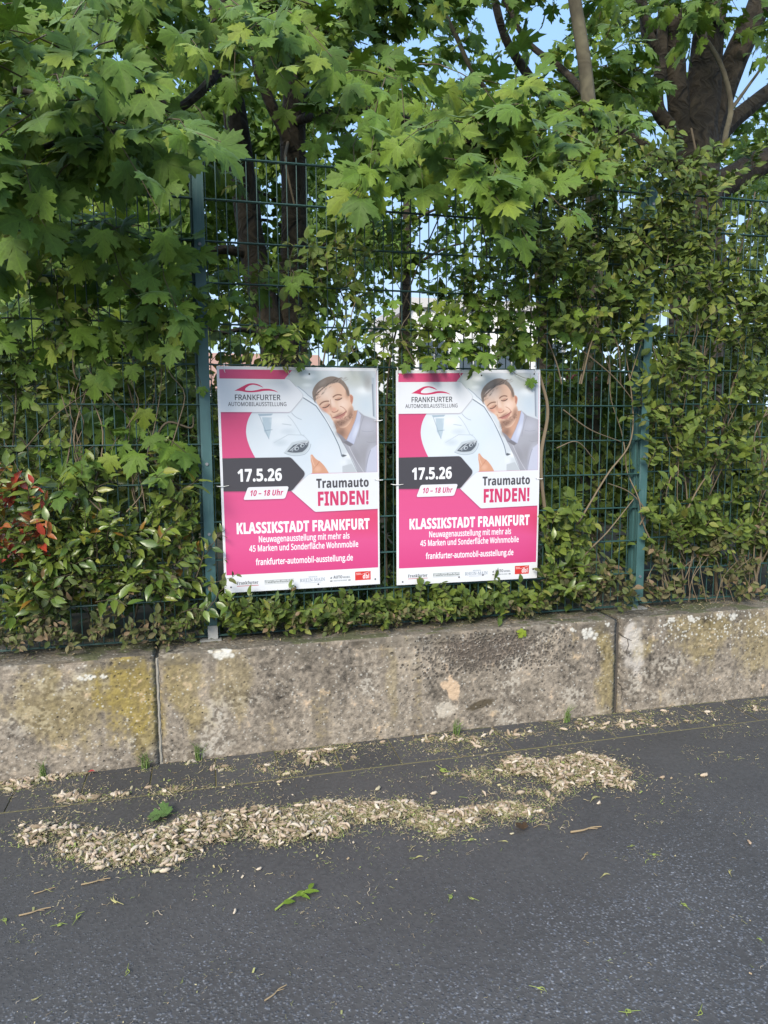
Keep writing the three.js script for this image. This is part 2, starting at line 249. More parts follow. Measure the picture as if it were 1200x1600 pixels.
// ---------------------------------------------------------------- the fence
const fenceGreen = std({ color: lin(0.02, 0.058, 0.052), roughness: 0.45, metalness: 0.0 });
const postMap = tex(64, 512, (i, j, o) => { const n = fbm((i / 64) * 4, (j / 512) * 40, 4, 8), m = fbm((i / 64) * 10, (j / 512) * 12, 3, 18), v = 0.8 + 0.4 * n, k = sstep(0.6, 0.75, m) * 0.25; o[0] = 0.04 * v + 0.1 * k; o[1] = 0.1 * v + 0.1 * k; o[2] = 0.1 * v + 0.1 * k; }, true);
const postGreen = std({ map: postMap, roughness: 0.5 });
const steel = std({ color: lin(0.25, 0.25, 0.26), roughness: 0.5, metalness: 0.7 });
const FENCE_B = 0.58, PANEL = 2.52;
{
  const f = thing('mesh_fence', 'tall green welded wire mesh fence standing on the low wall', 'fence', [0, WALL_H, 0]);
  const y0 = FENCE_B - WALL_H, vw = new THREE.CylinderGeometry(0.003, 0.003, 2.43, 6).translate(0, y0 + 1.215, 0), hw = new THREE.CylinderGeometry(0.004, 0.004, PANEL - 0.03, 6).rotateZ(Math.PI / 2);
  for (let q = 0; q < 3; q++) {
    const X = -PANEL + q * PANEL, panel = new THREE.Group(); panel.name = q ? 'panel_00' + q : 'panel'; panel.position.set(X, q === 2 ? 0.012 : 0, 0); f.add(panel); let n = 0;
    for (let k = 0; k < 50; k++) { const m = mesh(n ? 'wire_' + String(n).padStart(3, '0') : 'wire', vw, fenceGreen, panel); m.position.x = 0.035 + k * 0.05; n++; }
    for (let k = 0; k < 13; k++) for (const z of [-0.007, 0.007]) { const m = mesh('wire_' + String(n).padStart(3, '0'), hw, fenceGreen, panel); m.position.set(PANEL / 2, y0 + k * 0.2, z); n++; }
  }
  const bolt = new THREE.CylinderGeometry(0.008, 0.009, 0.007, 10).rotateX(Math.PI / 2);
  for (let q = 0; q < 4; q++) {
    const post = new THREE.Group(); post.name = q ? 'post_00' + q : 'post'; post.position.set(-PANEL + q * PANEL, 0, 0); f.add(post);
    const H = q === 1 ? 2.5 : 2.48;
    mesh('post_tube', box(0.06, H, 0.04, -0.012, H / 2 + 0.001, -0.033), postGreen, post);
    const bar = new THREE.Shape(); bar.moveTo(-0.025, 0); bar.lineTo(0.025, 0); bar.lineTo(0.025, H - 0.08); bar.lineTo(-0.025, H - 0.08);
    const bg = new THREE.ExtrudeGeometry(bar, { depth: 0.004, bevelEnabled: true, bevelSize: 0.0015, bevelThickness: 0.0015, bevelSegments: 2 }); const uv = bg.attributes.uv; for (let i = 0; i < uv.count; i++) uv.setXY(i, uv.getX(i) * 8 + 0.5, uv.getY(i) / 2.6);
    mesh('clamp_bar', bg.translate(0, 0.05, 0.0135), postGreen, post);
    for (let k = 0; k < 7; k++) { const b = mesh('bolt', bolt, steel, post); b.position.set(0, 0.2 + k * 0.36, 0.0215); }
    mesh('foot_plate', box(0.11, 0.008, 0.12, -0.01, 0.004, -0.02), std({ color: lin(0.22, 0.22, 0.21), roughness: 0.8 }), post);
    if (q === 1) mesh('foot_bracket', box(0.05, 0.07, 0.006, 0.002, 0.044, 0.024), std({ color: lin(0.3, 0.3, 0.29), roughness: 0.7 }), post);
  }
}

// ---------------------------------------------------------------- the posters
const posterTex = canvasTex(1400, 1980, (c, W, H) => {
  c.scale(1.4, 1.4002);
  const P = (pts, close = true) => { c.beginPath(); pts.forEach((p, i) => (p.length === 2 ? (i ? c.lineTo(...p) : c.moveTo(...p)) : p.length === 4 ? c.quadraticCurveTo(...p) : c.bezierCurveTo(...p))); if (close) c.closePath(); };
  const fill = (col, pts) => { P(pts); c.fillStyle = col; c.fill(); };
  const line = (col, w, pts) => { P(pts, false); c.strokeStyle = col; c.lineWidth = w; c.lineCap = 'round'; c.lineJoin = 'round'; c.stroke(); };
  const soft = (x, y, rx, ry, col, a = 1, rot = 0) => { c.save(); c.translate(x, y); c.rotate(rot); c.scale(rx, ry); const g = c.createRadialGradient(0, 0, 0, 0, 0, 1); g.addColorStop(0, `rgba(${col},${a})`); g.addColorStop(0.5, `rgba(${col},${a * 0.62})`); g.addColorStop(1, `rgba(${col},0)`); c.fillStyle = g; c.fillRect(-1, -1, 2, 2); c.restore(); };
  const text = (s, x0, yb, x1, cap, col, font = 'bold', fam = 'sans-serif', bold = 0) => { c.save(); c.font = `${font} 100px ${fam}`; const w = c.measureText(s).width, sy = cap / 71.4, sx = (x1 - x0) / w; c.translate(x0, yb); c.scale(sx, sy); c.fillStyle = col; c.textBaseline = 'alphabetic'; c.fillText(s, 0, 0); if (bold) { c.strokeStyle = col; c.lineWidth = bold; c.lineJoin = 'round'; c.strokeText(s, 0, 0); } c.restore(); };
  c.fillStyle = '#f2f3f5'; c.fillRect(0, 0, 1000, 1414);
  // magenta field, warmer to the upper right of the lower block as printed
  const pink = c.createLinearGradient(0, 300, 0, 1306); pink.addColorStop(0, '#db4a7b'); pink.addColorStop(0.55, '#e5568f'); pink.addColorStop(0.8, '#e75893'); pink.addColorStop(1, '#df4686');
  c.fillStyle = pink; c.fillRect(14, 18, 976, 1284);
  soft(960, 960, 420, 160, '222,60,90', 0.5);
  // photograph on the print
  const main = c, pc = document.createElement('canvas'); pc.width = W; pc.height = H; c = pc.getContext('2d'); c.scale(1.4, 1.4002);
  c.save(); P([[454, 18], [989, 18], [989, 668], [560, 668], [420, 780], [217, 570], [162, 470, 162, 401], [164, 330, 204, 278], [429, 279], [407, 72]]); c.clip();
  c.fillStyle = '#d7dde2'; c.fillRect(0, 0, 1000, 1000);
  soft(560, 60, 160, 80, '205,212,208', 0.9); soft(470, 90, 120, 70, '198,206,204', 1); soft(560, 55, 55, 24, '250,252,252', 1); soft(545, 110, 40, 16, '235,240,240', 0.9);
  soft(850, 60, 120, 90, '186,190,182', 0.9); soft(900, 150, 60, 40, '240,244,246', 1); soft(935, 90, 40, 70, '168,166,162', 0.8); soft(850, 190, 70, 50, '214,222,226', 1); soft(920, 230, 70, 90, '203,216,226', 0.9);
  fill('#b9c2cc', [[957, 60], [989, 60], [989, 320], [966, 310]]); fill('#8e97a3', [[958, 100], [966, 100], [972, 308], [964, 305]]); fill('#cfd6de', [[974, 40], [989, 40], [989, 320], [980, 312]]);
  // the white car: bonnet edge falls from upper left to lower centre
  const car = c.createLinearGradient(200, 250, 740, 600); car.addColorStop(0, '#dfe8ee'); car.addColorStop(0.35, '#e6edf3'); car.addColorStop(0.7, '#d9e3ec'); car.addColorStop(1, '#e3e9ef');
  fill(car, [[150, 180], [486, 119], [548, 172], [600, 224], [653, 304], [705, 402], [742, 478], [760, 549], [759, 680], [500, 800], [150, 800]]);
  soft(420, 200, 190, 60, '225,232,236', 0.9); soft(560, 430, 110, 190, '221,232,241', 0.9, -0.4); soft(330, 330, 150, 60, '236,241,245', 1); soft(640, 560, 90, 140, '226,233,240', 0.9);
  line('#8d99a8', 4, [[486, 119], [530, 150, 548, 172], [585, 196, 600, 224]]); line('#5f6a78', 5, [[520, 190], [560, 215, 598, 240], [640, 300, 668, 345], [712, 430, 738, 490], [752, 530, 756, 560]]);
  line('#f7f9fb', 5, [[520, 180], [570, 208, 605, 236], [660, 320, 700, 396]]); line('#9aa6b3', 3, [[444, 283], [470, 318, 505, 325]]); line('#aab5c0', 2.5, [[420, 300], [455, 330, 500, 420], [540, 440, 546, 470]]);
  // interior seen through the screen, grille and lamp
  fill('#a9bcc9', [[236, 290], [330, 288], [318, 300], [245, 304]]); fill('#bccdd8', [[262, 310], [322, 312], [312, 400], [300, 446], [272, 398]]); line('#8496a4', 3, [[276, 394], [322, 388]]); line('#95a6b2', 3, [[300, 446], [268, 360], [248, 306]]); line('#a4b2bd', 3, [[384, 352], [440, 360]]); soft(360, 330, 60, 30, '240,245,248', 1); soft(420, 400, 60, 26, '210,220,228', 0.9); line('#b7c3cc', 3, [[330, 470], [420, 420], [520, 424]]); soft(370, 470, 60, 30, '205,216,224', 0.9);
  fill('#c9d2d8', [[392, 532], [440, 470], [520, 448, 550, 456], [562, 500, 520, 540], [460, 560, 392, 532]]); fill('#59616a', [[410, 526], [450, 486], [520, 462, 546, 464], [550, 500, 505, 530], [450, 540, 410, 526]]);
  for (const [x, y, r] of [[470, 508, 15], [506, 490, 14], [534, 478, 10], [446, 520, 8]]) { c.beginPath(); c.ellipse(x, y, r, r * 0.8, -0.4, 0, 7); c.fillStyle = '#cdd4da'; c.fill(); c.beginPath(); c.ellipse(x + 2, y + 1, r * 0.55, r * 0.45, -0.4, 0, 7); c.fillStyle = '#3f464f'; c.fill(); }
  line('#eef2f5', 4, [[428, 520], [480, 480], [540, 466]]); line('#8f9aa5', 3, [[392, 534], [450, 566, 520, 545], [555, 520, 560, 480]]);
  soft(470, 640, 130, 70, '222,231,238', 0.8); soft(800, 560, 40, 30, '244,246,248', 1); fill('#5d6269', [[760, 548], [790, 556], [770, 566], [758, 566]]); soft(770, 600, 30, 40, '236,240,244', 1); fill('#c4c9ce', [[760, 625], [820, 610], [855, 668], [760, 668]]);
  // shirt, sleeve, collar
  fill('#a8a8b0', [[727, 400], [745, 440], [791, 522], [829, 588], [866, 680], [989, 680], [989, 330], [905, 300], [864, 268], [836, 484], [789, 459]]);
  soft(870, 420, 90, 110, '176,176,184', 0.9); soft(930, 370, 80, 70, '190,190,202', 0.9); soft(900, 560, 60, 90, '156,154,160', 0.7); soft(850, 560, 30, 80, '140,138,144', 0.5, -0.4); soft(965, 600, 60, 130, '206,208,224', 1); fill('#c9cbdc', [[947, 520], [975, 500, 989, 490], [989, 680], [906, 680], [912, 620, 947, 520]]);
  line('#8b8b95', 3, [[947, 524], [925, 570, 912, 668]]); line('#80808a', 2.5, [[759, 467], [800, 530, 845, 640], [861, 668]]); line('#d5d5dc', 3, [[796, 476], [812, 520, 850, 590], [880, 640, 900, 668]]); line('#8c8c98', 2, [[905, 305], [880, 360, 868, 440]]); line('#96969f', 2, [[968, 400], [930, 410, 890, 400]]); line('#94949e', 2, [[985, 470], [950, 480, 920, 470]]);
  // neck
  fill('#c79a80', [[717, 345], [840, 270], [866, 268], [850, 340], [789, 458], [745, 440], [727, 410]]); soft(760, 410, 50, 40, '120,92,80', 0.75); soft(810, 380, 34, 70, '214,168,140', 0.7, 0.5); fill('#8d8a90', [[724, 405], [760, 430], [789, 459], [760, 470]]);
  fill('#c3c8de', [[864, 266], [886, 300], [872, 380], [836, 486], [787, 459], [822, 400], [850, 320]]); line('#9398b4', 2.5, [[864, 268], [850, 330], [789, 459], [836, 486]]); soft(850, 400, 20, 70, '222,226,240', 0.9, 0.35); fill('#7d7a80', [[762, 470], [789, 461], [832, 486], [812, 500]]);
  // head
  fill('#e8c0a6', [[593, 177], [600, 150, 640, 122], [690, 80, 745, 84], [790, 110, 812, 168], [822, 160, 834, 178], [838, 205, 828, 232], [842, 262, 838, 290], [826, 340, 793, 370], [770, 386, 745, 376], [715, 362, 708, 340], [690, 318, 688, 306], [650, 270, 621, 246], [596, 222, 593, 177]]);
  soft(665, 160, 70, 50, '248,222,204', 0.95, -0.5); soft(770, 230, 50, 50, '250,220,202', 0.95); soft(660, 262, 30, 20, '226,160,136', 0.8, 0.7); soft(700, 215, 24, 56, '250,222,204', 0.9, -0.5); soft(800, 170, 22, 40, '190,140,112', 0.5);
  soft(760, 348, 66, 34, '132,98,82', 0.85, -0.5); soft(818, 290, 26, 56, '146,108,90', 0.85, 0.2); soft(688, 250, 16, 40, '196,140,116', 0.6, -0.5); soft(640, 262, 40, 16, '190,132,110', 0.55, 0.75); soft(735, 300, 44, 12, '140,100,84', 0.7, -0.55); soft(725, 345, 26, 22, '146,108,90', 0.7); soft(768, 318, 22, 14, '230,178,156', 0.7, -0.5);
  fill('#c98c72', [[814, 172], [826, 164, 836, 182], [838, 210, 826, 230], [818, 210]]); line('#a0644c', 2.5, [[820, 180], [830, 192], [822, 214]]);
  // hair
  fill('#8a796c', [[592, 222], [576, 190, 576, 156], [586, 104, 640, 74], [690, 44, 730, 58], [790, 76, 806, 140], [816, 158, 812, 178], [802, 176], [790, 130, 760, 104], [738, 84, 715, 98], [690, 92, 667, 116], [630, 118, 606, 150], [596, 170, 598, 200]]);
  for (let k = 0; k < 36; k++) { const t = k / 46, x = 588 + 200 * t, y = 150 - 96 * Math.sin(Math.min(1, t * 1.25) * 1.57) + 40 * Math.max(0, t - 0.75) * 4; line(k % 3 ? 'rgba(150,132,118,.6)' : 'rgba(66,52,46,.7)', 3, [[x, y + 34], [x + 8, y + 16, x + 30, y + 6]]); }
  soft(640, 96, 40, 20, '176,162,150', 0.6, -0.6); for (let k = 0; k < 90; k++) { const a = hash(k, 4, 3), b = hash(k, 6, 3), x = 590 + a * 205, y = 172 - 108 * Math.sin(Math.min(1.2, a * 1.35) * 1.35) + 46 * b * (1 - a * 0.5); line(k % 2 ? 'rgba(70,56,50,.45)' : 'rgba(186,172,160,.4)', 2, [[x, y], [x + 7, y - 7, x + 15, y - 9]]); } soft(800, 150, 14, 40, '120,96,82', 0.8);
  // brows, closed eyes, nose, smile, stubble
  line('#84604e', 7, [[622, 234], [640, 208, 679, 210]]); line('#84604e', 7, [[708, 184], [730, 162, 760, 172]]); soft(664, 240, 26, 14, '196,140,116', 0.9, -0.4); soft(742, 196, 24, 12, '196,140,116', 0.9, -0.4);
  line('#4d352c', 5, [[641, 250], [664, 256, 683, 231]]); line('#4d352c', 5, [[721, 199], [744, 208, 763, 190]]); line('#9c6a54', 2, [[690, 200], [694, 230, 690, 246]]);
  soft(712, 262, 20, 18, '228,164,140', 0.9); line('#8f5a47', 4, [[700, 276], [710, 284, 722, 278], [734, 276, 738, 266]]); line('#a5705a', 3, [[752, 242], [785, 252, 792, 282]]); line('#b07a62', 2.5, [[688, 290], [696, 300, 700, 318]]);
  fill('#b97c70', [[706, 312], [735, 308, 790, 274], [782, 306, 752, 322], [724, 326, 706, 312]]); line('#7a3f3e', 3.5, [[704, 313], [744, 312, 792, 272]]); line('#d9a592', 3, [[722, 324], [756, 318, 780, 300]]);
  for (let k = 0; k < 260; k++) { const a = hash(k, 1, 7), b = hash(k, 2, 7), x = 712 + a * 118, y = 372 - a * 70 + (b - 0.5) * 56 * (0.6 + 0.4 * Math.sin(a * 3)); if (y < 392 - a * 80) line('rgba(84,58,46,.45)', 1.6, [[x, y], [x + 2, y + 4]]); }
  // hand on the bonnet
  fill('#dba384', [[557, 552], [566, 540, 574, 556], [592, 582, 614, 590], [650, 622, 672, 670], [560, 690], [572, 640, 558, 590]]); line('#b87a5e', 3, [[574, 640], [600, 612, 612, 592]]); soft(600, 640, 30, 26, '236,188,162', 0.8); soft(470, 720, 60, 40, '224,196,180', 0.7); line('#f4d2c0', 3, [[562, 556], [566, 590, 580, 620]]);
  c.restore(); c = main; c.save(); P([[454, 18], [989, 18], [989, 668], [560, 668], [420, 780], [217, 570], [162, 470, 162, 401], [164, 330, 204, 278], [429, 279], [407, 72]]); c.clip(); c.setTransform(1, 0, 0, 1, 0, 0); c.drawImage(pc, 0, 0); c.globalAlpha = 0.6; c.filter = 'blur(2.5px)'; c.drawImage(pc, 0, 0); c.restore();
  // blocks with their printed drop shadows
  const shadow = (b, a) => { c.shadowColor = `rgba(40,20,40,${a})`; c.shadowBlur = b; c.shadowOffsetY = 5; }, off = () => { c.shadowColor = 'transparent'; c.shadowBlur = 0; c.shadowOffsetY = 0; };
  shadow(14, 0.4); fill('#eceef2', [[0, 74], [420, 75], [436, 76, 447, 90], [505, 155], [524, 176, 505, 198], [448, 264], [437, 279, 420, 279], [0, 278]]);
  fill('#eceef2', [[427, 774], [535, 682], [547, 671, 566, 670], [1000, 668], [1000, 910], [590, 916], [578, 916, 570, 908]]);
  fill('#47444a', [[14, 563], [416, 562], [432, 562, 444, 576], [508, 648], [526, 668, 508, 690], [446, 762], [434, 777, 418, 777], [14, 769]]);
  fill('#f0eff3', [[176, 746], [402, 746], [416, 747, 412, 760], [394, 812], [390, 825, 374, 825], [146, 826], [132, 826, 137, 812], [158, 758], [162, 747, 176, 746]]); off();
  c.fillStyle = '#f2f3f5'; c.fillRect(0, 0, 14, 1414); c.fillRect(990, 0, 10, 1414); c.fillRect(0, 0, 1000, 17);
  // emblem: swept car outline
  fill('#d3275f', [[100, 148], [140, 126, 175, 108], [205, 96, 240, 106], [262, 114, 275, 128], [252, 118, 232, 113], [208, 106, 186, 118], [160, 134, 165, 144], [200, 154, 262, 136], [330, 128, 366, 158], [330, 142, 272, 148], [210, 162, 160, 154], [130, 146, 100, 148]]);
  text('FRANKFURTER', 98, 204, 378, 33, '#3b3a40', 'normal', 'sans-serif', 3); text('AUTOMOBILAUSSTELLUNG', 60, 241, 415, 24, '#3b3a40', 'normal', 'sans-serif', 2);
  text('17.5.26', 100, 709, 375, 76, '#ffffff', 'bold', 'sans-serif', 3);
  c.save(); c.transform(1, 0, -0.2, 1, 158, 0); text('10 – 18 Uhr', 172, 803, 378, 36, '#d02a68', 'bold', 'sans-serif', 1); c.restore();
  text('Traumauto', 589, 762, 934, 58, '#4a474c', 'bold', 'sans-serif', 3); text('FINDEN!', 592, 876, 933, 88, '#d63a6c', 'bold', 'sans-serif', 4);
  text('KLASSIKSTADT FRANKFURT', 81, 1040, 934, 68, '#ffffff', 'bold', 'sans-serif', 4);
  text('Neuwagenausstellung mit mehr als', 217, 1098, 801, 38, '#ffffff', 'normal', 'sans-serif', 4); text('45 Marken und Sonderfläche Wohnmobile', 159, 1156, 858, 38, '#ffffff', 'normal', 'sans-serif', 4); text('frankfurter-automobil-ausstellung.de', 197, 1245, 821, 38, '#ffffff', 'normal', 'sans-serif', 4.5);
  c.fillStyle = '#f2f3f5'; c.fillRect(0, 1303, 1000, 111);
  text('Frankfurter', 75, 1366, 209, 19, '#34343a', 'bold', 'serif', 1); c.fillStyle = '#c22a34'; c.fillRect(76, 1374, 134, 3.5); text('FrankfurterRundschau', 248, 1366, 434, 15, '#3c4a3e', 'bold', 'serif', 1); c.fillStyle = '#66756a'; c.fillRect(248, 1347, 186, 2.5); c.fillRect(248, 1371, 186, 1.5);
  text('RHEIN-MAIN', 471, 1371, 635, 21, '#6d7f92', 'normal', 'serif'); text('MEDIEN', 528, 1345, 585, 8, '#6d7f92', 'normal', 'serif'); c.fillStyle = '#8a98a6'; c.fillRect(500, 1378, 110, 1.5);
  text('AUTO', 690, 1361, 750, 19, '#3b4046', 'bold'); text('d', 668, 1361, 682, 12, '#3b4046'); text('MOBIL', 753, 1361, 802, 12, '#6b7076'); text('DEUTSCHLAND', 690, 1380, 780, 8, '#8a8f94'); c.fillStyle = '#3b4046'; c.fillRect(668, 1373, 15, 6); c.fillRect(788, 1373, 15, 6);
  c.fillStyle = '#e0352f'; c.fillRect(834, 1323, 104, 58); text('dbl', 884, 1372, 930, 30, '#ffffff', 'bold'); text('MEDIA', 840, 1340, 872, 8, '#ffd0c8'); line('#ffffff', 2, [[842, 1344], [880, 1342], [930, 1328]]);
});
const printMat = std({ map: posterTex, roughness: 0.5, color: lin(0.66, 0.66, 0.675) }), boardMat = std({ color: lin(0.64, 0.64, 0.66), roughness: 0.6 }), tieMat = std({ color: lin(0.72, 0.72, 0.7), roughness: 0.5 }), holeMat = std({ color: lin(0.02, 0.02, 0.02), roughness: 0.9 });
function poster(label, corners, warp, ties, holes) { // corners TL TR BR BL as [x, y]
  const o = thing('poster_board', label, 'poster', [corners[3][0], corners[3][1], 0.02], 'car show posters tied to the fence');
  const N = 24, M = 32, at2 = (u, v) => { const t = (a, b, k) => a + (b - a) * k, xt = t(corners[0][0], corners[1][0], u), yt = t(corners[0][1], corners[1][1], u), xb = t(corners[3][0], corners[2][0], u), yb = t(corners[3][1], corners[2][1], u); return [t(xt, xb, v) - corners[3][0], t(yt, yb, v) - corners[3][1]]; };
  const face = (z, flip, q = 0) => { const p = [], uv = [], ix = []; for (let j = 0; j <= M; j++) for (let i = 0; i <= N; i++) { const u = i / N, v = j / M, [x, y] = at2(q + u * (1 - 2 * q), q + v * (1 - 2 * q)); p.push(x, y, z + warp(u, v)); uv.push(u, 1 - v); } for (let j = 0; j < M; j++) for (let i = 0; i < N; i++) { const a = j * (N + 1) + i, b = a + N + 1; flip ? ix.push(a, a + 1, b, b, a + 1, b + 1) : ix.push(a, b, a + 1, b, b + 1, a + 1); } return geo(p, ix, uv); };
  const rim = (() => { const p = [], ix = [], ring = []; for (let i = 0; i <= N; i++) ring.push([i / N, 0]); for (let j = 1; j <= M; j++) ring.push([1, j / M]); for (let i = N - 1; i >= 0; i--) ring.push([i / N, 1]); for (let j = M - 1; j > 0; j--) ring.push([0, j / M]); const uv = []; ring.forEach(([u, v]) => { const [x, y] = at2(u, v), w = warp(u, v); p.push(x, y, w - 0.002, x, y, w + 0.002); uv.push(0, 0, 0, 1); }); const n = ring.length; for (let k = 0; k < n; k++) { const a = k * 2, b = ((k + 1) % n) * 2; ix.push(a, a + 1, b, b, a + 1, b + 1); } return geo(p, ix, uv); })();
  mesh('board', mergeGeometries([face(0.0019, false), face(-0.002, true), rim]), boardMat, o);
  mesh('print', face(0.0026, false, 0.001), printMat, o);
  for (const [u, v, a] of ties) {
    const [x, y] = at2(u, v), t = new Tubes(), L = 0.03, z = warp(u, v), d = [Math.cos(a), Math.sin(a)];
    t.path(smooth([V(x, y, z + 0.002), V(x + d[0] * 0.004, y + d[1] * 0.004, z + 0.0065), V(x + d[0] * L, y + d[1] * L, z + 0.006), V(x + d[0] * (L + 0.006), y + d[1] * (L + 0.006), z - 0.02)], 8), 0.0022, 0.0022, 5); t.path([V(x, y, z + 0.003), V(x - d[0] * 0.02 + 0.004, y - d[1] * 0.02 + 0.006, z + 0.012)], 0.0018, 0.001, 4);
    mesh('cable_tie', t.build(), tieMat, o);
  }
  for (const [u, v] of holes) { const [x, y] = at2(u, v), h = mesh('eyelet_hole', new THREE.CylinderGeometry(0.0045, 0.0045, 0.002, 10).rotateX(Math.PI / 2), holeMat, o); h.position.set(x, y, warp(u, v) + 0.0028); }
  return o;
}
poster('pink car show poster tied to the mesh beside the tall fence post', [[0.062, 1.971], [0.896, 1.973], [0.899, 0.81], [0.068, 0.81]], (u, v) => 0.008 + 0.006 * Math.sin(u * 3.1) * Math.sin(v * 2.4), [[0.045, 0.017, 1.57], [0.427, 0.018, 1.57], [0.985, 0.012, 1.2], [0.02, 0.522, 3.1], [0.985, 0.51, 0], [0.987, 0.24, 0.2]], [[0.44, 0.987], [0.59, 0.983], [0.968, 0.975], [0.04, 0.975], [0.56, 0.03]]);
poster('pink car show poster with a maple leaf hanging over its upper corner', [[0.994, 1.963], [1.832, 1.979], [1.836, 0.791], [0.994, 0.797]], (u, v) => 0.007 + 0.008 * Math.sin(u * 2.9 + 0.2) * Math.sin(v * 2.7) + 0.01 * u * u * Math.sin(v * 3.14), [[0.01, 0.015, 1.57], [0.43, 0.02, 1.57], [0.96, 0.012, 1.4], [0.015, 0.525, 3.05], [0.985, 0.515, 0]], [[0.43, 0.975], [0.6, 0.97], [0.968, 0.955], [0.04, 0.985], [0.58, 0.025], [0.955, 0.02]]);

// ---------------------------------------------------------------- leaves
const veinTex = (kind) => canvasTex(256, 256, (c) => {
  c.fillStyle = '#e2e5de'; c.fillRect(0, 0, 256, 256);
  for (let k = 0; k < 900; k++) { const v = 170 + Math.floor(hash(k, 5, kind) * 80); c.fillStyle = `rgba(${v},${v + 4},${v - 8},.25)`; c.beginPath(); c.arc(hash(k, 1, kind) * 256, hash(k, 2, kind) * 256, 2 + 6 * hash(k, 3, kind), 0, 7); c.fill(); }
  const X = (x) => ((x + 0.75) / 1.5) * 256, Y = (y) => 256 - ((y + 0.25) / 1.35) * 256; c.strokeStyle = 'rgba(248,255,226,.85)'; c.lineCap = 'round';
  const vein = (x0, y0, x1, y1, w) => { c.lineWidth = w; c.beginPath(); c.moveTo(X(x0), Y(y0)); c.lineTo(X(x1), Y(y1)); c.stroke(); };
  if (kind === 0) for (const [x, y] of [[0, 1], [0.64, 0.48], [-0.64, 0.48], [0.42, -0.02], [-0.42, -0.02]]) { vein(0, 0, x, y, 3.4); for (let k = 2; k < 6; k++) { const t = k / 6, l = 0.16 * (1.1 - t); const d = [x, y], n = Math.hypot(x, y), ux = x / n, uy = y / n; for (const s of [-1, 1]) vein(x * t, y * t, x * t + (ux * 0.8 - s * uy * 0.6) * l, y * t + (uy * 0.8 + s * ux * 0.6) * l, 1.5); } }
  else { vein(0, 0, 0, 1, 4); for (let k = 1; k < 7; k++) for (const s of [-1, 1]) vein(0, k / 8, s * 0.3, k / 8 + 0.16, 1.5); }
});
const vein0 = veinTex(0), vein1 = veinTex(1);
const leafUV = (x, y) => [(x + 0.75) / 1.5, (y + 0.25) / 1.35];
function mapleLeaf(seed) {
  const f = rng(seed), half = [[0.1, -0.06], [0.3, -0.14], [0.3, -0.04], [0.45, -0.02], [0.36, 0.09], [0.4, 0.15], [0.6, 0.2], [0.54, 0.31], [0.69, 0.5], [0.51, 0.48], [0.46, 0.6], [0.36, 0.5], [0.21, 0.43], [0.24, 0.57], [0.36, 0.72], [0.22, 0.73], [0.16, 0.86], [0.1, 0.83]];
  const j = () => (f() - 0.5) * 0.05, out = [...half.map(([x, y]) => [x + j(), y + j()]), [0, 1.02], ...half.slice().reverse().map(([x, y]) => [-x + j(), y + j()])];
  const droop = rr(0.05, 0.5, f), fold = rr(0.0, 0.55, f), tw = rr(-0.35, 0.35, f), ph = f() * 6;
  const Z = (x, y) => -droop * (x * x + y * y * 0.8) + fold * Math.abs(x) * 0.8 + tw * x * y + 0.05 * Math.sin(9 * x + ph) * y;
  const p = [0, 0.16, Z(0, 0.16)], u = [...leafUV(0, 0.16)], ix = []; const ring = [[0, 0.0], ...out];
  for (const [x, y] of ring) { p.push(x * 0.5, 0.16 + (y - 0.16) * 0.5, Z(x * 0.5, 0.16 + (y - 0.16) * 0.5) + 0.02); u.push(...leafUV(x * 0.5, 0.16 + (y - 0.16) * 0.5)); }
  for (const [x, y] of ring) { p.push(x, y, Z(x, y)); u.push(...leafUV(x, y)); }
  const n = ring.length; for (let k = 0; k < n; k++) { const a = 1 + k, b = 1 + ((k + 1) % n); ix.push(0, a, b, a, a + n, b, b, a + n, b + n); }
  const o = p.length / 3; p.push(-0.012, 0, 0, 0.012, 0, 0, -0.01, -0.45, 0.1, 0.01, -0.45, 0.1); u.push(...leafUV(0, 0.4), ...leafUV(0, 0.4), ...leafUV(0, 0.4), ...leafUV(0, 0.4)); ix.push(o, o + 2, o + 1, o + 1, o + 2, o + 3);
  return geo(p, ix, u);
}
function bladeLeaf(seed, width, curl, wav, stalk = 0.12) {
  const f = rng(seed), prof = [[0, 0.02], [0.15, 0.6], [0.36, 1], [0.6, 0.86], [0.82, 0.45], [1, 0]], p = [], u = [], ix = [], c = curl * rr(0.6, 1.4, f), fd = rr(0.25, 0.6, f);
  prof.forEach(([y, w], k) => { const h = w * width * 0.5, zz = -c * y * y; for (const s of [-1, 0, 1]) { const x = s * h; p.push(x, y, zz + fd * Math.abs(x) + (s ? wav * Math.sin(k * 2.3 + s) * 0.5 : 0)); u.push(...leafUV(x, y)); } });
  for (let k = 0; k < prof.length - 1; k++) for (let s = 0; s < 2; s++) { const a = k * 3 + s; if (k === prof.length - 2) ix.push(a, a + 1, a + 4); else ix.push(a, a + 1, a + 3, a + 1, a + 4, a + 3); }
  if (stalk) { const o = p.length / 3; p.push(-0.01, 0, 0, 0.01, 0, 0, 0, -stalk, 0.03); u.push(...leafUV(0, 0.4), ...leafUV(0, 0.4), ...leafUV(0, 0.4)); ix.push(o, o + 2, o + 1); }
  return geo(p, ix, u);
}
const leafMat = (map, color, o = {}) => new THREE.MeshPhysicalMaterial({ map, color, roughness: 0.6, transmission: 0.34, thickness: 0, side: THREE.DoubleSide, specularIntensity: 0.4, ...o });
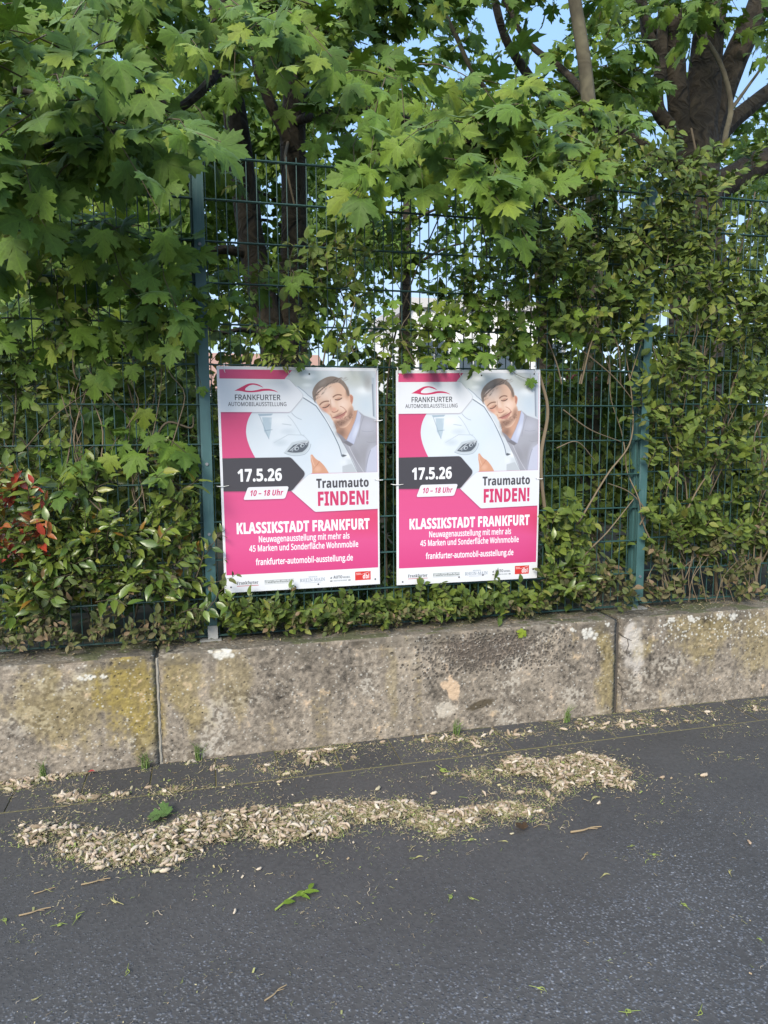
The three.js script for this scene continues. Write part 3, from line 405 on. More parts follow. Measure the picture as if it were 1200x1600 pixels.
const KIND = {
  maple: { geos: [mapleLeaf(1), mapleLeaf(2), mapleLeaf(3), mapleLeaf(4), mapleLeaf(5), mapleLeaf(6), mapleLeaf(7), mapleLeaf(8)], map: vein0, o: { roughness: 0.62 } },
  ovate: { geos: [bladeLeaf(11, 0.56, 0.2, 0.05), bladeLeaf(12, 0.5, 0.35, 0.08), bladeLeaf(13, 0.62, 0.1, 0.04)], map: vein1, o: { roughness: 0.58 } },
  glossy: { geos: [bladeLeaf(21, 0.42, 0.3, 0.05), bladeLeaf(22, 0.36, 0.15, 0.07), bladeLeaf(23, 0.46, 0.45, 0.04)], map: vein1, o: { roughness: 0.34, transmission: 0.25, specularIntensity: 1 } },
  wing: { geos: [bladeLeaf(31, 0.3, 0.1, 0.02, 0.05)], map: vein1, o: { roughness: 0.7 } },
};
// leaf tones (base colours): [r, g, b, weight]
const TONE = {
  maple: [[0.15, 0.245, 0.034, 4], [0.125, 0.215, 0.032, 4], [0.1, 0.18, 0.03, 3], [0.185, 0.275, 0.036, 3], [0.24, 0.31, 0.04, 1.4]],
  seeds: [[0.3, 0.36, 0.07, 2], [0.38, 0.37, 0.12, 1]],
  climber: [[0.16, 0.215, 0.042, 4], [0.13, 0.185, 0.038, 4], [0.2, 0.255, 0.046, 3], [0.1, 0.15, 0.034, 3], [0.26, 0.27, 0.065, 1]],
  dry: [[0.2, 0.17, 0.09, 3], [0.16, 0.17, 0.06, 3], [0.3, 0.2, 0.13, 1], [0.11, 0.14, 0.045, 3]],
  mahonia: [[0.15, 0.21, 0.04, 4], [0.11, 0.175, 0.036, 4], [0.2, 0.25, 0.045, 3], [0.28, 0.28, 0.05, 1], [0.3, 0.16, 0.03, 0.3]],
  red: [[0.45, 0.06, 0.035, 3.5], [0.42, 0.13, 0.04, 4], [0.35, 0.2, 0.04, 1], [0.15, 0.21, 0.04, 4], [0.22, 0.26, 0.05, 2]],
};
const matCache = new Map();
const toneMat = (kind, tone, k) => { const key = kind + tone + k; if (!matCache.has(key)) matCache.set(key, leafMat(KIND[kind].map, lin(...TONE[tone][k].slice(0, 3)), KIND[kind].o)); return matCache.get(key); };
const whiteMat = (kind) => { if (!matCache.has(kind)) matCache.set(kind, leafMat(KIND[kind].map, lin(1, 1, 1), KIND[kind].o)); return matCache.get(kind); };
function pickTone(tone, f) { const T = TONE[tone]; let s = 0; for (const t of T) s += t[3]; let q = f() * s; for (let k = 0; k < T.length; k++) { q -= T[k][3]; if (q <= 0) return k; } return 0; }

class Plant {
  constructor(name, label, category, base, seed, group) { this.o = thing(name, label, category, [base.x, base.y, base.z], group); this.b = base; this.L = []; this.tw = new Tubes(); this.f = rng(seed); this.crown = this.o; }
  leaf(kind, pos, tip, nor, s, tone) {
    const y = tip.clone().normalize(), z = nor.clone().addScaledVector(y, -nor.dot(y)).normalize(), x = V().crossVectors(y, z);
    const m = new THREE.Matrix4().makeBasis(x.multiplyScalar(s), y.multiplyScalar(s), z.multiplyScalar(s)).setPosition(pos.x - this.b.x, pos.y - this.b.y, pos.z - this.b.z);
    this.L.push({ kind, m, g: Math.floor(this.f() * KIND[kind].geos.length), tone, k: pickTone(tone, this.f), p: pos.clone(), s });
  }
  twig(pts, r0, r1, sides = 4) { this.tw.path(pts.map((p) => p.clone().sub(this.b)), r0, r1, sides); }
  finish(most = 300, twigMaterial = twigMat, minPx = 9) {
    const c = this.crown;
    if (!this.tw.empty) mesh('twigs', this.tw.build(), twigMaterial, c).userData.kind = 'stuff';
    for (const l of this.L) { const q = screen(l.p); l.px = (l.s * CAM.f) / q.d; l.score = q.d > 0 && q.x > -20 && q.x < 1220 && q.y > -20 && q.y < 1620 ? l.px * (l.p.z > -0.25 ? 1.6 : 1) : 0; }
    const order = this.L.map((l, i) => i).sort((a, b) => this.L[b].score - this.L[a].score); let n = 0; const rest = new Map();
    for (const i of order) {
      const l = this.L[i];
      if (n < most && l.score > 0 && l.px >= minPx) { const m = mesh(n ? 'leaf_' + String(n).padStart(3, '0') : 'leaf', KIND[l.kind].geos[l.g], toneMat(l.kind, l.tone, l.k), c); l.m.decompose(m.position, m.quaternion, m.scale); n++; }
      else { const key = l.kind + '|' + l.g; if (!rest.has(key)) rest.set(key, []); rest.get(key).push(l); }
    }
    const col = new THREE.Color();
    for (const list of rest.values()) {
      const im = new THREE.InstancedMesh(KIND[list[0].kind].geos[list[0].g], whiteMat(list[0].kind), list.length); im.name = 'foliage'; im.castShadow = im.receiveShadow = true; im.userData.kind = 'stuff';
      list.forEach((l, i) => { im.setMatrixAt(i, l.m); const T = TONE[l.tone][l.k], w = 0.85 + 0.3 * this.f(); col.setRGB(T[0] * w, T[1] * w, T[2] * w); im.setColorAt(i, col); }); c.add(im);
    }
  }
  // a twig with leaves set along it
  sprig(kind, p0, dir, len, n, s0, s1, tone, face, o = {}) {
    const f = this.f, d = dir.clone().normalize(), sag = o.sag ?? 0.3, pts = []; const side = V(rr(-1, 1, f), rr(-1, 1, f), rr(-1, 1, f)).cross(d).normalize();
    for (let k = 0; k <= 4; k++) { const t = k / 4; pts.push(p0.clone().addScaledVector(d, len * t).addScaledVector(side, len * 0.18 * t * t * rr(-1, 1, f)).add(V(0, -sag * len * t * t, 0))); }
    this.twig(pts, o.r ?? 0.0022, (o.r ?? 0.0022) * 0.45, 3);
    for (let k = 0; k < n; k++) {
      const t = o.tip ? 1 - 0.5 * f() * f() : (k + 0.6 * f()) / n, i = Math.min(3, Math.floor(t * 4)), q = pts[i].clone().lerp(pts[i + 1], clamp(t * 4 - i)), sd = k % 2 ? 1 : -1;
      const out = side.clone().multiplyScalar(sd).addScaledVector(d, 0.5 + 0.4 * f()).add(V(rr(-0.5, 0.5, f), rr(-0.5, 0.5, f), rr(-0.4, 0.6, f)));
      const s = rr(s0, s1, f), hang = o.hang ?? 0.4, tip = out.normalize().add(V(0, -hang, 0.1)), nor = face.clone().add(V(rr(-0.7, 0.7, f), rr(-0.6, 0.7, f), rr(-0.6, 0.6, f)));
      const pet = kind === 'maple' ? s * rr(0.4, 0.9, f) : s * 0.1;
      this.leaf(kind, q.clone().addScaledVector(tip.clone().normalize(), pet), tip, nor, s, tone);
    }
  }
}
// sprigs spread over an outline (given in the photograph's directions) at depths z0..z1, thinned into clumps
function spread(pl, kind, poly, z0, z1, count, o) {
  const f = pl.f;
  for (let k = 0, tries = 0; k < count && tries < count * 8; tries++) {
    const [px, py] = samplePoly(poly, f), z = rr(z0, z1, f), p = at(px, py, z);
    if (o.clump && fbm(p.x * (o.freq ?? 3.2), p.y * (o.freq ?? 3.2) + 7, 3, o.seed ?? 2) < o.clump) continue;
    if (p.y < (o.minY ?? 0.56)) continue;
    k++;
    const dir = o.dir ? o.dir(f) : V(rr(-1, 1, f), rr(-0.3, 1, f), rr(-0.2, 0.7, f));
    pl.sprig(kind, p, dir, rr(o.len[0], o.len[1], f), Math.round(rr(o.n[0], o.n[1], f)), o.s[0], o.s[1], o.tone, o.face ?? V(0, 0.6, 0.7), o);
  }
}

// ---------------------------------------------------------------- trees
function limb(tree, name, pts, r0, r1, mat = bark, sides = 14, seed = 1) {
  const t = new Tubes(); t.path(smooth(pts.map((p) => p.clone().sub(tree.b)), Math.max(10, pts.length * 7)), r0, r1, sides, 0.09, seed); return mesh(name, t.build(true), mat, tree.o);
}
function crownOf(tree) { const c = new THREE.Group(); c.name = 'crown'; tree.o.add(c); tree.crown = c; }
const pts = (z, ...a) => a.map(([x, y, dz = 0]) => at(x, y, z + dz));
const bed = (p) => V(p.x, 0.5, p.z);

// 1: the twin-stemmed maple behind the left poster, its boughs hanging over the fence
{
  const z = -1.9, base = bed(at(440, 700, z)), T = new Plant('maple_tree', 'twin-stemmed maple behind the left poster, leafy boughs hanging over the fence', 'tree', base, 101);
  limb(T, 'trunk', [base, ...pts(z, [438, 640], [428, 540], [405, 440], [385, 320], [370, 200], [352, 90], [338, -80])], 0.125, 0.075, bark, 16, 1);
  limb(T, 'trunk_001', [V(base.x + 0.03, 0.5, base.z - 0.05), ...pts(z - 0.05, [444, 620], [452, 500], [459, 400], [460, 300], [458, 210], [468, 90], [482, -80])], 0.12, 0.085, bark, 16, 2);
  limb(T, 'limb', pts(z, [458, 240], [442, 200], [424, 165], [402, 100], [386, -60]), 0.055, 0.035, bark, 10, 3);
  limb(T, 'limb_001', pts(z, [352, 95], [335, 118, 0.5], [310, 146, 0.9], [270, 170, 1.0], [225, 146, 1.0], [190, 156, 1.1], [115, 156, 1.2], [20, 140, 1.3]), 0.034, 0.016, bark, 8, 4);
  limb(T, 'limb_002', pts(z, [375, 250], [330, 230, 0.7], [250, 210, 1.6], [150, 205, 2.2], [40, 240, 2.5]), 0.032, 0.01, bark, 8, 5);
  limb(T, 'limb_003', pts(z, [460, 190], [540, 170, 0.8], [640, 190, 1.7], [760, 230, 2.2], [850, 260, 2.3]), 0.034, 0.01, bark, 8, 6);
  limb(T, 'limb_004', pts(z, [470, 80], [540, 30, 0.2], [640, -20, 0.4]), 0.045, 0.02, bark, 8, 7);
  limb(T, 'limb_005', pts(z, [428, 540], [380, 515, 0.3], [345, 520, 0.4], [300, 500, 0.4]), 0.022, 0.01, bark, 7, 8);
  limb(T, 'limb_006', pts(z, [398, 400], [350, 390, 0.1], [290, 400, 0.2], [210, 380, 0.3]), 0.04, 0.02, bark, 8, 9);
  limb(T, 'limb_007', pts(z, [450, 220], [447, 260, 0.6], [460, 320, 0.7]), 0.012, 0.006, dryTwigMat, 6, 10);
  crownOf(T);
  const big = { len: [0.25, 0.5], n: [6, 10], s: [0.07, 0.16], tone: 'maple', hang: 0.75, sag: 0.5, r: 0.004, dir: (f) => V(rr(-1, 1, f), rr(-0.5, 0.35, f), rr(0.1, 1, f)), face: V(-0.1, 0.65, 0.75) };
  spread(T, 'maple', [[-40, 170], [120, 180], [300, 190], [355, 215], [320, 240], [250, 260], [120, 270], [-40, 290]], 0.1, 0.7, 26, big);
  spread(T, 'maple', [[-40, -30], [110, -30], [190, 60], [200, 150], [120, 200], [-40, 190]], 0.0, 0.9, 22, big);
  spread(T, 'maple', [[540, 250], [640, 200], [740, 180], [880, 210], [890, 270], [760, 290], [640, 290], [550, 285]], 0.0, 0.5, 22, { ...big, len: [0.2, 0.35] });
  spread(T, 'maple', [[540, 130], [640, 90], [800, 130], [880, 200], [720, 220], [560, 210]], -0.6, 0.2, 18, big);
  spread(T, 'maple', [[-40, 330], [300, 330], [300, 470], [120, 520], [-40, 480]], -0.22, 0.03, 19, { ...big, s: [0.08, 0.14], clump: 0.42 });
  spread(T, 'maple', [[-40, 470], [310, 480], [310, 720], [120, 700], [-40, 640]], -0.25, 0.03, 16, { ...big, len: [0.15, 0.3], s: [0.07, 0.13], n: [4, 7], clump: 0.42 });
  const mid = { ...big, s: [0.09, 0.14], tone: 'maple', n: [6, 10] };
  spread(T, 'maple', [[120, -60], [640, -60], [640, 60], [500, 60], [330, 40], [180, 90]], -1.6, 0.2, 56, { ...mid, clump: 0.43 });
  spread(T, 'maple', [[130, 60], [340, 90], [360, 190], [150, 200]], -1.8, -0.4, 14, { ...mid, clump: 0.44 });
  spread(T, 'maple', [[500, 40], [620, 60], [640, 140], [860, 190], [640, 210], [520, 160]], -2.4, -0.5, 20, { ...mid, clump: 0.45 });
  spread(T, 'maple', [[0, 200], [310, 230], [310, 640], [0, 640]], -2.6, -0.7, 40, { ...mid, tone: 'maple', clump: 0.44 });
  spread(T, 'maple', [[300, -50], [560, -50], [560, 90], [430, 110], [330, 90]], -1.6, -0.2, 30, mid); spread(T, 'maple', [[500, 130], [580, 130], [580, 220], [520, 220]], -1.4, -0.2, 10, mid);
  spread(T, 'maple', [[-150, -380], [720, -380], [720, -50], [-150, -50]], -2.6, -0.6, 70, { ...mid, n: [8, 12] });
  // seed wings among the leaves
  for (const poly of [[[180, 170], [390, 230], [380, 300], [200, 230]], [[0, 360], [120, 380], [120, 470], [0, 440]], [[230, 450], [310, 440], [310, 530], [250, 540]], [[620, 150], [900, 240], [760, 330], [600, 280]], [[380, 490], [470, 500], [460, 575], [395, 575]]]) spread(T, 'wing', poly, 0.02, 0.35, 11, { len: [0.05, 0.1], n: [5, 9], s: [0.035, 0.05], tone: 'seeds', hang: 0.8, r: 0.0016 });
  // sprays that reach the posters
  spread(T, 'maple', [[408, 490], [455, 490], [450, 530], [408, 530]], 0.03, 0.08, 6, { ...big, len: [0.05, 0.11], n: [3, 4], s: [0.05, 0.075], tone: 'maple', hang: 0.8 });
  spread(T, 'maple', [[215, 470], [300, 450], [310, 560], [240, 570]], 0.02, 0.08, 5, { ...big, len: [0.08, 0.16], n: [3, 4], s: [0.06, 0.1], hang: 1 });
  spread(T, 'maple', [[330, 400], [480, 400], [470, 500], [335, 490]], -0.15, 0.05, 8, { ...big, len: [0.1, 0.2], n: [3, 5], s: [0.06, 0.11], hang: 0.9 });
  const lone = (px, py, zz, s, tip, pth, t = 'maple') => { const p = at(px, py, zz); T.leaf('maple', p, tip, V(-0.15, 0.35, 0.9), s, t); T.twig(pth.map(([a, b, c]) => at(a, b, c)), 0.0018, 0.0012, 4); };
  lone(829, 592, 0.055, 0.06, V(0.15, -1, 0.1), [[795, 573, 0.02], [805, 584, 0.05], [818, 590, 0.055], [829, 592, 0.055]]);
  lone(800, 572, 0.05, 0.04, V(-0.3, -1, 0.1), [[792, 560, 0.0], [798, 566, 0.04], [800, 572, 0.05]]);
  lone(636, 570, 0.06, 0.055, V(-0.5, -0.8, 0.2), [[660, 552, 0.02], [648, 560, 0.05], [636, 570, 0.06]]);
  lone(470, 568, 0.06, 0.05, V(-0.4, -1, 0.2), [[450, 540, 0.02], [460, 555, 0.05], [470, 568, 0.06]]); lone(585, 563, 0.05, 0.035, V(0.4, -1, 0.2), [[600, 545, 0.0], [590, 555, 0.03], [585, 563, 0.05]]);
  lone(1000, 470, 0.09, 0.1, V(0.75, -0.5, 0.2), [[940, 440, 0.0], [970, 455, 0.06], [1000, 470, 0.09]]); lone(225, 640, 0.03, 0.1, V(-0.1, -1, 0.2), [[260, 560, -0.05], [240, 600, 0], [225, 640, 0.03]]); lone(150, 590, 0.05, 0.12, V(-0.2, -1, 0.2), [[190, 540, -0.05], [170, 560, 0.02], [150, 590, 0.05]]); lone(315, 605, 0.06, 0.05, V(0.1, -1, 0.2), [[306, 580, 0.02], [312, 592, 0.05], [315, 605, 0.06]]); lone(40, 570, 0.06, 0.11, V(-0.4, -1, 0.2), [[80, 520, 0], [60, 545, 0.04], [40, 570, 0.06]]);
  T.finish(300, twigMat);
}
// 2: the thick old tree at the right
{
  const z = -3.0, base = bed(at(1090, 560, z)), T = new Plant('broad_tree', 'thick dark trunk dividing into many limbs at the upper right', 'tree', base, 202);
  limb(T, 'trunk', [base, ...pts(z, [1090, 450], [1088, 330], [1086, 250], [1088, 200]), ...pts(z, [1098, 150], [1106, 60], [1122, -60])], 0.3, 0.13, bark, 22, 11);
  limb(T, 'limb', pts(z, [1080, 260], [1064, 190], [1056, 120], [1052, 40], [1046, -60]), 0.12, 0.085, bark, 14, 12);
  limb(T, 'limb_001', pts(z, [1098, 240], [1118, 170], [1150, 90], [1185, 10], [1210, -60]), 0.15, 0.11, bark, 14, 13);
  limb(T, 'limb_002', pts(z, [1098, 260], [1130, 205], [1180, 160], [1260, 100]), 0.1, 0.07, bark, 12, 14);
  limb(T, 'limb_003', pts(z, [1084, 222], [1046, 196], [1027, 168], [1033, 100], [1040, -50]), 0.075, 0.055, bark, 10, 15);
  limb(T, 'limb_004', pts(z, [1092, 310], [1140, 282], [1195, 252], [1280, 235]), 0.16, 0.12, bark, 12, 16);
  limb(T, 'limb_005', pts(z, [1078, 262], [1034, 246], [985, 214], [940, 195], [900, 200]), 0.06, 0.03, bark, 9, 17);
  limb(T, 'limb_006', pts(z, [1040, 20], [1015, 60, -0.2], [1003, 0, -0.3], [990, -60, -0.4]), 0.06, 0.04, bark, 9, 18);
  limb(T, 'limb_007', pts(z, [1033, 90], [1010, 40], [990, -40]), 0.045, 0.035, bark, 9, 19);
  const dead = new Tubes(); for (const a of [[[1128, 250], [1134, 210], [1142, 172], [1136, 130], [1122, 92], [1098, 55], [1084, 30]], [[1142, 172], [1165, 140], [1190, 105], [1215, 60]], [[1100, 58], [1106, 46], [1112, 40]]]) dead.path(smooth(pts(-2.2, ...a).map((p) => p.sub(T.b)), 16), a.length > 5 ? 0.03 : 0.018, a.length > 5 ? 0.018 : 0.008, 7, 0.12, 3);
  mesh('dead_branch', dead.build(true), paleBark, T.o).userData.label = 'pale bare dead branch';
  crownOf(T);
  const o = { len: [0.25, 0.5], n: [6, 10], s: [0.09, 0.15], tone: 'maple', hang: 0.5, sag: 0.4, r: 0.004, dir: (f) => V(rr(-1, 1, f), rr(-0.5, 0.4, f), rr(-0.5, 1, f)), face: V(0, 0.8, 0.45), clump: 0.45, freq: 1.6 };
  spread(T, 'maple', [[900, -60], [1240, -60], [1240, 60], [1120, 20], [1000, 40], [930, 100]], -3.2, -1.6, 26, { ...o, clump: 0.48 });
  spread(T, 'maple', [[930, 110], [1030, 150], [1010, 260], [930, 240]], -4.2, -2.6, 12, o);
  spread(T, 'maple', [[1130, 170], [1240, 150], [1240, 300], [1120, 300]], -5, -3.4, 20, { ...o, s: [0.07, 0.12], clump: 0.42 });
  spread(T, 'maple', [[860, -40], [1240, -40], [1240, 300], [980, 320]], -6.5, -3.6, 56, { ...o, clump: 0.5 });
  spread(T, 'maple', [[800, -420], [1450, -420], [1450, -60], [800, -60]], -3.4, -0.8, 90, { ...o, n: [8, 12], clump: 0 });
  T.finish(200, twigMat);
}
// 3: the slim stem in the middle
{
  const z = -1.35, base = bed(at(932, 620, z)), T = new Plant('slim_maple', 'slim pale-barked tree rising between the posts, right of centre', 'tree', base, 303);
  limb(T, 'trunk', [base, ...pts(z, [930, 480], [927, 330], [923, 210], [918, 140], [911, 80], [898, 0], [890, -70])], 0.062, 0.045, paleBark, 14, 21);
  limb(T, 'limb', pts(z, [918, 150], [880, 110, -0.4], [820, 60, -0.8], [770, -40, -1]), 0.03, 0.018, bark, 8, 22);
  limb(T, 'limb_001', pts(z, [765, 148, -0.6], [735, 105, -0.6], [712, 55, -0.6], [690, 10, -0.6], [676, -30, -0.6]), 0.02, 0.016, paleBark, 8, 23);
  limb(T, 'limb_002', pts(z - 1.6, [860, 165], [820, 110], [790, 60], [765, -30]), 0.05, 0.035, bark, 9, 24);
  limb(T, 'limb_003', pts(z - 1.6, [822, 112], [845, 130], [865, 150]), 0.025, 0.012, bark, 7, 25);
  crownOf(T);
  const o = { len: [0.25, 0.5], n: [6, 10], s: [0.09, 0.15], tone: 'maple', hang: 0.6, sag: 0.4, r: 0.004, dir: (f) => V(rr(-1, 1, f), rr(-0.5, 0.4, f), rr(-0.4, 1, f)), face: V(0, 0.75, 0.5), clump: 0.42, freq: 1.8 };
  spread(T, 'maple', [[760, -40], [980, -40], [1000, 80], [980, 150], [900, 180], [820, 100]], -2.8, -1.6, 52, { ...o, clump: 0.46 });
  spread(T, 'maple', [[590, -60], [740, -60], [700, 10], [620, 30]], -2.6, -0.8, 12, o);
  spread(T, 'maple', [[600, -60], [770, -60], [770, 60], [620, 50]], -2.6, -1, 11, o);
  spread(T, 'maple', [[800, 160], [985, 160], [985, 280], [860, 300]], -2.2, -0.8, 20, o);
  T.finish(200, twigMat);
}
// far trees and their crowns of small leaf sprays
const sprayGeo = (() => { const f = rng(77), a = []; for (let k = 0; k < 7; k++) { const g = bladeLeaf(200 + k, 0.75, 0.3, 0.05, 0); g.rotateX(rr(-1.4, 1.4, f)); g.rotateZ((k / 7) * 6.28 + rr(-0.4, 0.4, f)); g.rotateY(rr(-0.6, 0.6, f)); g.translate(rr(-0.7, 0.7, f), rr(-0.7, 0.7, f), rr(-0.5, 0.5, f)); a.push(g); } return mergeGeometries(a); })();
const sprayMat = leafMat(vein1, lin(1, 1, 1), { roughness: 0.7, transmission: 0.4 });
function farTree(label, base, h, r, crownY, n, tone, seed, size = 0.14, name = 'background_tree') {
  const f = rng(seed), o = thing(name, label, 'tree', [base.x, base.y, base.z], 'trees behind the fence'), t = new Tubes();
  t.path(smooth([V(0, -0.1, 0), V(rr(-0.2, 0.2, f), h * 0.3, 0), V(rr(-0.3, 0.3, f), h * 0.65, rr(-0.3, 0.3, f)), V(rr(-0.3, 0.3, f), h * 0.92, 0)], 14), 0.03 * h * 0.9, 0.03, 9, 0.08, seed);
  mesh('trunk', t.build(true), bark, o);
  const c = new THREE.Group(); c.name = 'crown'; o.add(c); const b = new Tubes(), lobes = [];
  for (let k = 0; k < 13; k++) { const a = f() * 6.28, e = rr(-0.8, 1, f), q = rr(0.35, 0.95, f), p = V(Math.cos(a) * r * q * Math.sqrt(1 - e * e * 0.6), crownY + e * (h - crownY) * 0.8, Math.sin(a) * r * q); lobes.push([p, rr(0.28, 0.5, f) * r]); const s = V(0, Math.max(crownY * 0.5, Math.min(p.y - 0.3, h * 0.85)), 0); b.path(smooth([s, s.clone().lerp(p, 0.5).add(V(0, 0.15, 0)), p], 7), 0.045, 0.012, 5); }
  mesh('branches', b.build(), bark, c);
  const im = new THREE.InstancedMesh(sprayGeo, sprayMat, n), m = new THREE.Matrix4(), e = new THREE.Euler(), q = new THREE.Quaternion(), col = new THREE.Color();
  for (let i = 0; i < n; i++) {
    const [p, R0] = lobes[Math.floor(f() * lobes.length)], u = rr(-1, 1, f), a = f() * 6.28, w = Math.sqrt(1 - u * u), rad = R0 * (0.45 + 0.6 * Math.pow(f(), 0.6));
    e.set(f() * 6.28, f() * 6.28, f() * 6.28); const s = size * rr(0.65, 1.3, f);
    m.compose(V(p.x + w * Math.cos(a) * rad, p.y + u * rad * 0.75, p.z + w * Math.sin(a) * rad), q.setFromEuler(e), V(s, s, s)); im.setMatrixAt(i, m);
    const T = TONE[tone][pickTone(tone, f)], v = 0.85 + 0.3 * f(); col.setRGB(T[0] * v, T[1] * v, T[2] * v); im.setColorAt(i, col);
  }
  im.name = 'foliage'; im.userData.kind = 'stuff'; im.castShadow = im.receiveShadow = true; c.add(im); return o;
}
const far = (px, z) => { const p = at(px, 640, z); return V(p.x, z > -15 ? 0.5 : -0.09, p.z); };
farTree('yellow-green leafy tree seen between the twin stems, left of centre', far(470, -9), 7.5, 2.3, 4.8, 1100, 'maple', 11);
farTree('leafy tree behind the boughs at the far left edge', far(120, -8), 7, 2.4, 3.9, 2600, 'maple', 12);
farTree('tall green tree behind the slim stem, right of centre', far(850, -8.5), 7.4, 2.2, 4.8, 1000, 'maple', 13);
farTree('green tree behind the thick trunk at the right edge', far(1230, -10), 8, 2.8, 4.6, 1300, 'maple', 14);
farTree('distant pale green tree above the right poster', far(640, -14), 9.5, 2.8, 6.8, 700, 'maple', 15, 0.17);
farTree('distant tree at the upper left behind the horizontal bough', far(250, -13), 10, 3, 6.6, 1000, 'maple', 16, 0.17);

// ---------------------------------------------------------------- buildings behind
{
  const wallM = std({ color: lin(0.72, 0.71, 0.69), roughness: 0.9 }), roofM = std({ color: lin(0.35, 0.2, 0.15), roughness: 0.9 }), greyRoof = std({ color: lin(0.5, 0.48, 0.47), roughness: 0.9 }), glassM = std({ color: lin(0.06, 0.08, 0.1), roughness: 0.15 }), frameM = std({ color: lin(0.6, 0.6, 0.6), roughness: 0.6 });
  const house = (name, label, c, w, h, d, roof, rows, cols, pitched) => {
    const o = thing(name, label, 'building', [c.x, -0.09, c.z]); mesh('wall', box(w, h, d, 0, h / 2, 0), wallM, o);
    if (pitched) { const s = new THREE.Shape(); s.moveTo(-d / 2 - 0.4, 0); s.lineTo(d / 2 + 0.4, 0); s.lineTo(0, 1.9); const g = new THREE.ExtrudeGeometry(s, { depth: w + 0.6, bevelEnabled: false }).translate(0, 0, -w / 2 - 0.3).rotateY(Math.PI / 2); mesh('roof', g.translate(0, h, 0), roof, o); } else mesh('roof', box(w + 0.4, 0.35, d + 0.4, 0, h + 0.175, 0), roof, o);
    for (let r = 0; r < rows; r++) for (let k = 0; k < cols; k++) { const x = -w / 2 + ((k + 0.5) * w) / cols, y = 1.6 + r * 2.9, win = mesh('window', box(1.3, 1.5, 0.1, x, y, d / 2 + 0.04), frameM, o); mesh('pane', box(0.55, 1.3, 0.03, x - 0.3, y, d / 2 + 0.095), glassM, win); mesh('pane', box(0.55, 1.3, 0.03, x + 0.3, y, d / 2 + 0.095), glassM, win); }
  };
  house('white_building', 'white flat-roofed building glimpsed through leaves above the right poster', at(720, 640, -27), 6.5, 6.4, 7, greyRoof, 2, 4, false);
  house('white_house', 'pale house with a reddish roof glimpsed above the left poster', at(345, 640, -32), 9, 3.5, 8, roofM, 1, 4, true);
}

// ---------------------------------------------------------------- shrubs in and behind the fence
const UP = (f) => V(rr(-0.8, 0.8, f), rr(0.2, 1, f), rr(-0.1, 0.7, f));
function shrub(name, label, basePx, z, seed, specs, stems, o = {}) {
  const base = at(basePx[0], basePx[1], z); base.y = 0.52; const S = new Plant(name, label, o.category ?? 'shrub', base, seed, o.group);
  const st = new Tubes();
  for (const s of stems) st.path(smooth(s.map(([x, y, q]) => at(x, y, q ?? z).sub(base)), s.length * 5), s.r ?? 0.008, (s.r ?? 0.008) * 0.5, 6, 0.08, seed);
  if (!st.empty) mesh('stems', st.build(true), o.stemMat ?? twigMat, S.o);
  if (o.vines) { const vt = new Tubes(), f = rng(seed + 9); for (let k = 0; k < o.vines[0]; k++) { let [x, y] = [rr(o.vines[1], o.vines[2], f), o.vines[4]]; const P = [], lean = rr(-0.5, 0.5, f); while (y > o.vines[3] + rr(0, 200, f) && P.length < 16) { P.push(at(x, y, rr(-0.05, 0.07, f)).sub(base)); y -= rr(25, 60, f); x += rr(-22, 22, f) + lean * 14; } if (P.length > 3) vt.path(smooth(P, P.length * 3), rr(0.003, 0.006, f), 0.0015, 5, 0.1, k); } mesh('vine_stems', vt.build(true), dryTwigMat, S.o).userData.kind = 'stuff'; }
  for (const a of specs) spread(S, ...a);
  S.finish(o.most ?? 300, o.twigMat ?? twigMat, o.minPx ?? 9); return S;
}
const mk = (r, ...p) => Object.assign(p, { r });
const cl = { len: [0.12, 0.26], n: [8, 13], s: [0.04, 0.072], tone: 'climber', hang: 0.15, sag: 0.25, dir: UP, face: V(-0.1, 0.6, 0.75), freq: 2.6 };
shrub('climbing_shrub', 'dense light green climbing shrub covering the right-hand fence panel', [1110, 930], -0.06, 401, [
  ['ovate', [[1030, 240], [1240, 250], [1240, 860], [1060, 870], [1000, 800], [1000, 640], [1010, 420]], -0.14, 0.13, 360, { ...cl, clump: 0.36 }],
  ['ovate', [[1030, 300], [1240, 300], [1240, 900], [1030, 880]], -0.6, -0.2, 230, { ...cl, tone: 'climber' }],
], [mk(0.012, [1120, 930], [1110, 760], [1150, 560], [1110, 350], [1080, 200]), mk(0.01, [1180, 930], [1190, 700], [1140, 500], [1180, 300]), mk(0.007, [1060, 930], [1075, 800], [1050, 620], [1080, 480]), mk(0.006, [1240, 620, 0.03], [1160, 680, 0.03], [1100, 790, 0.03])], { vines: [13, 1020, 1220, 300, 930] });
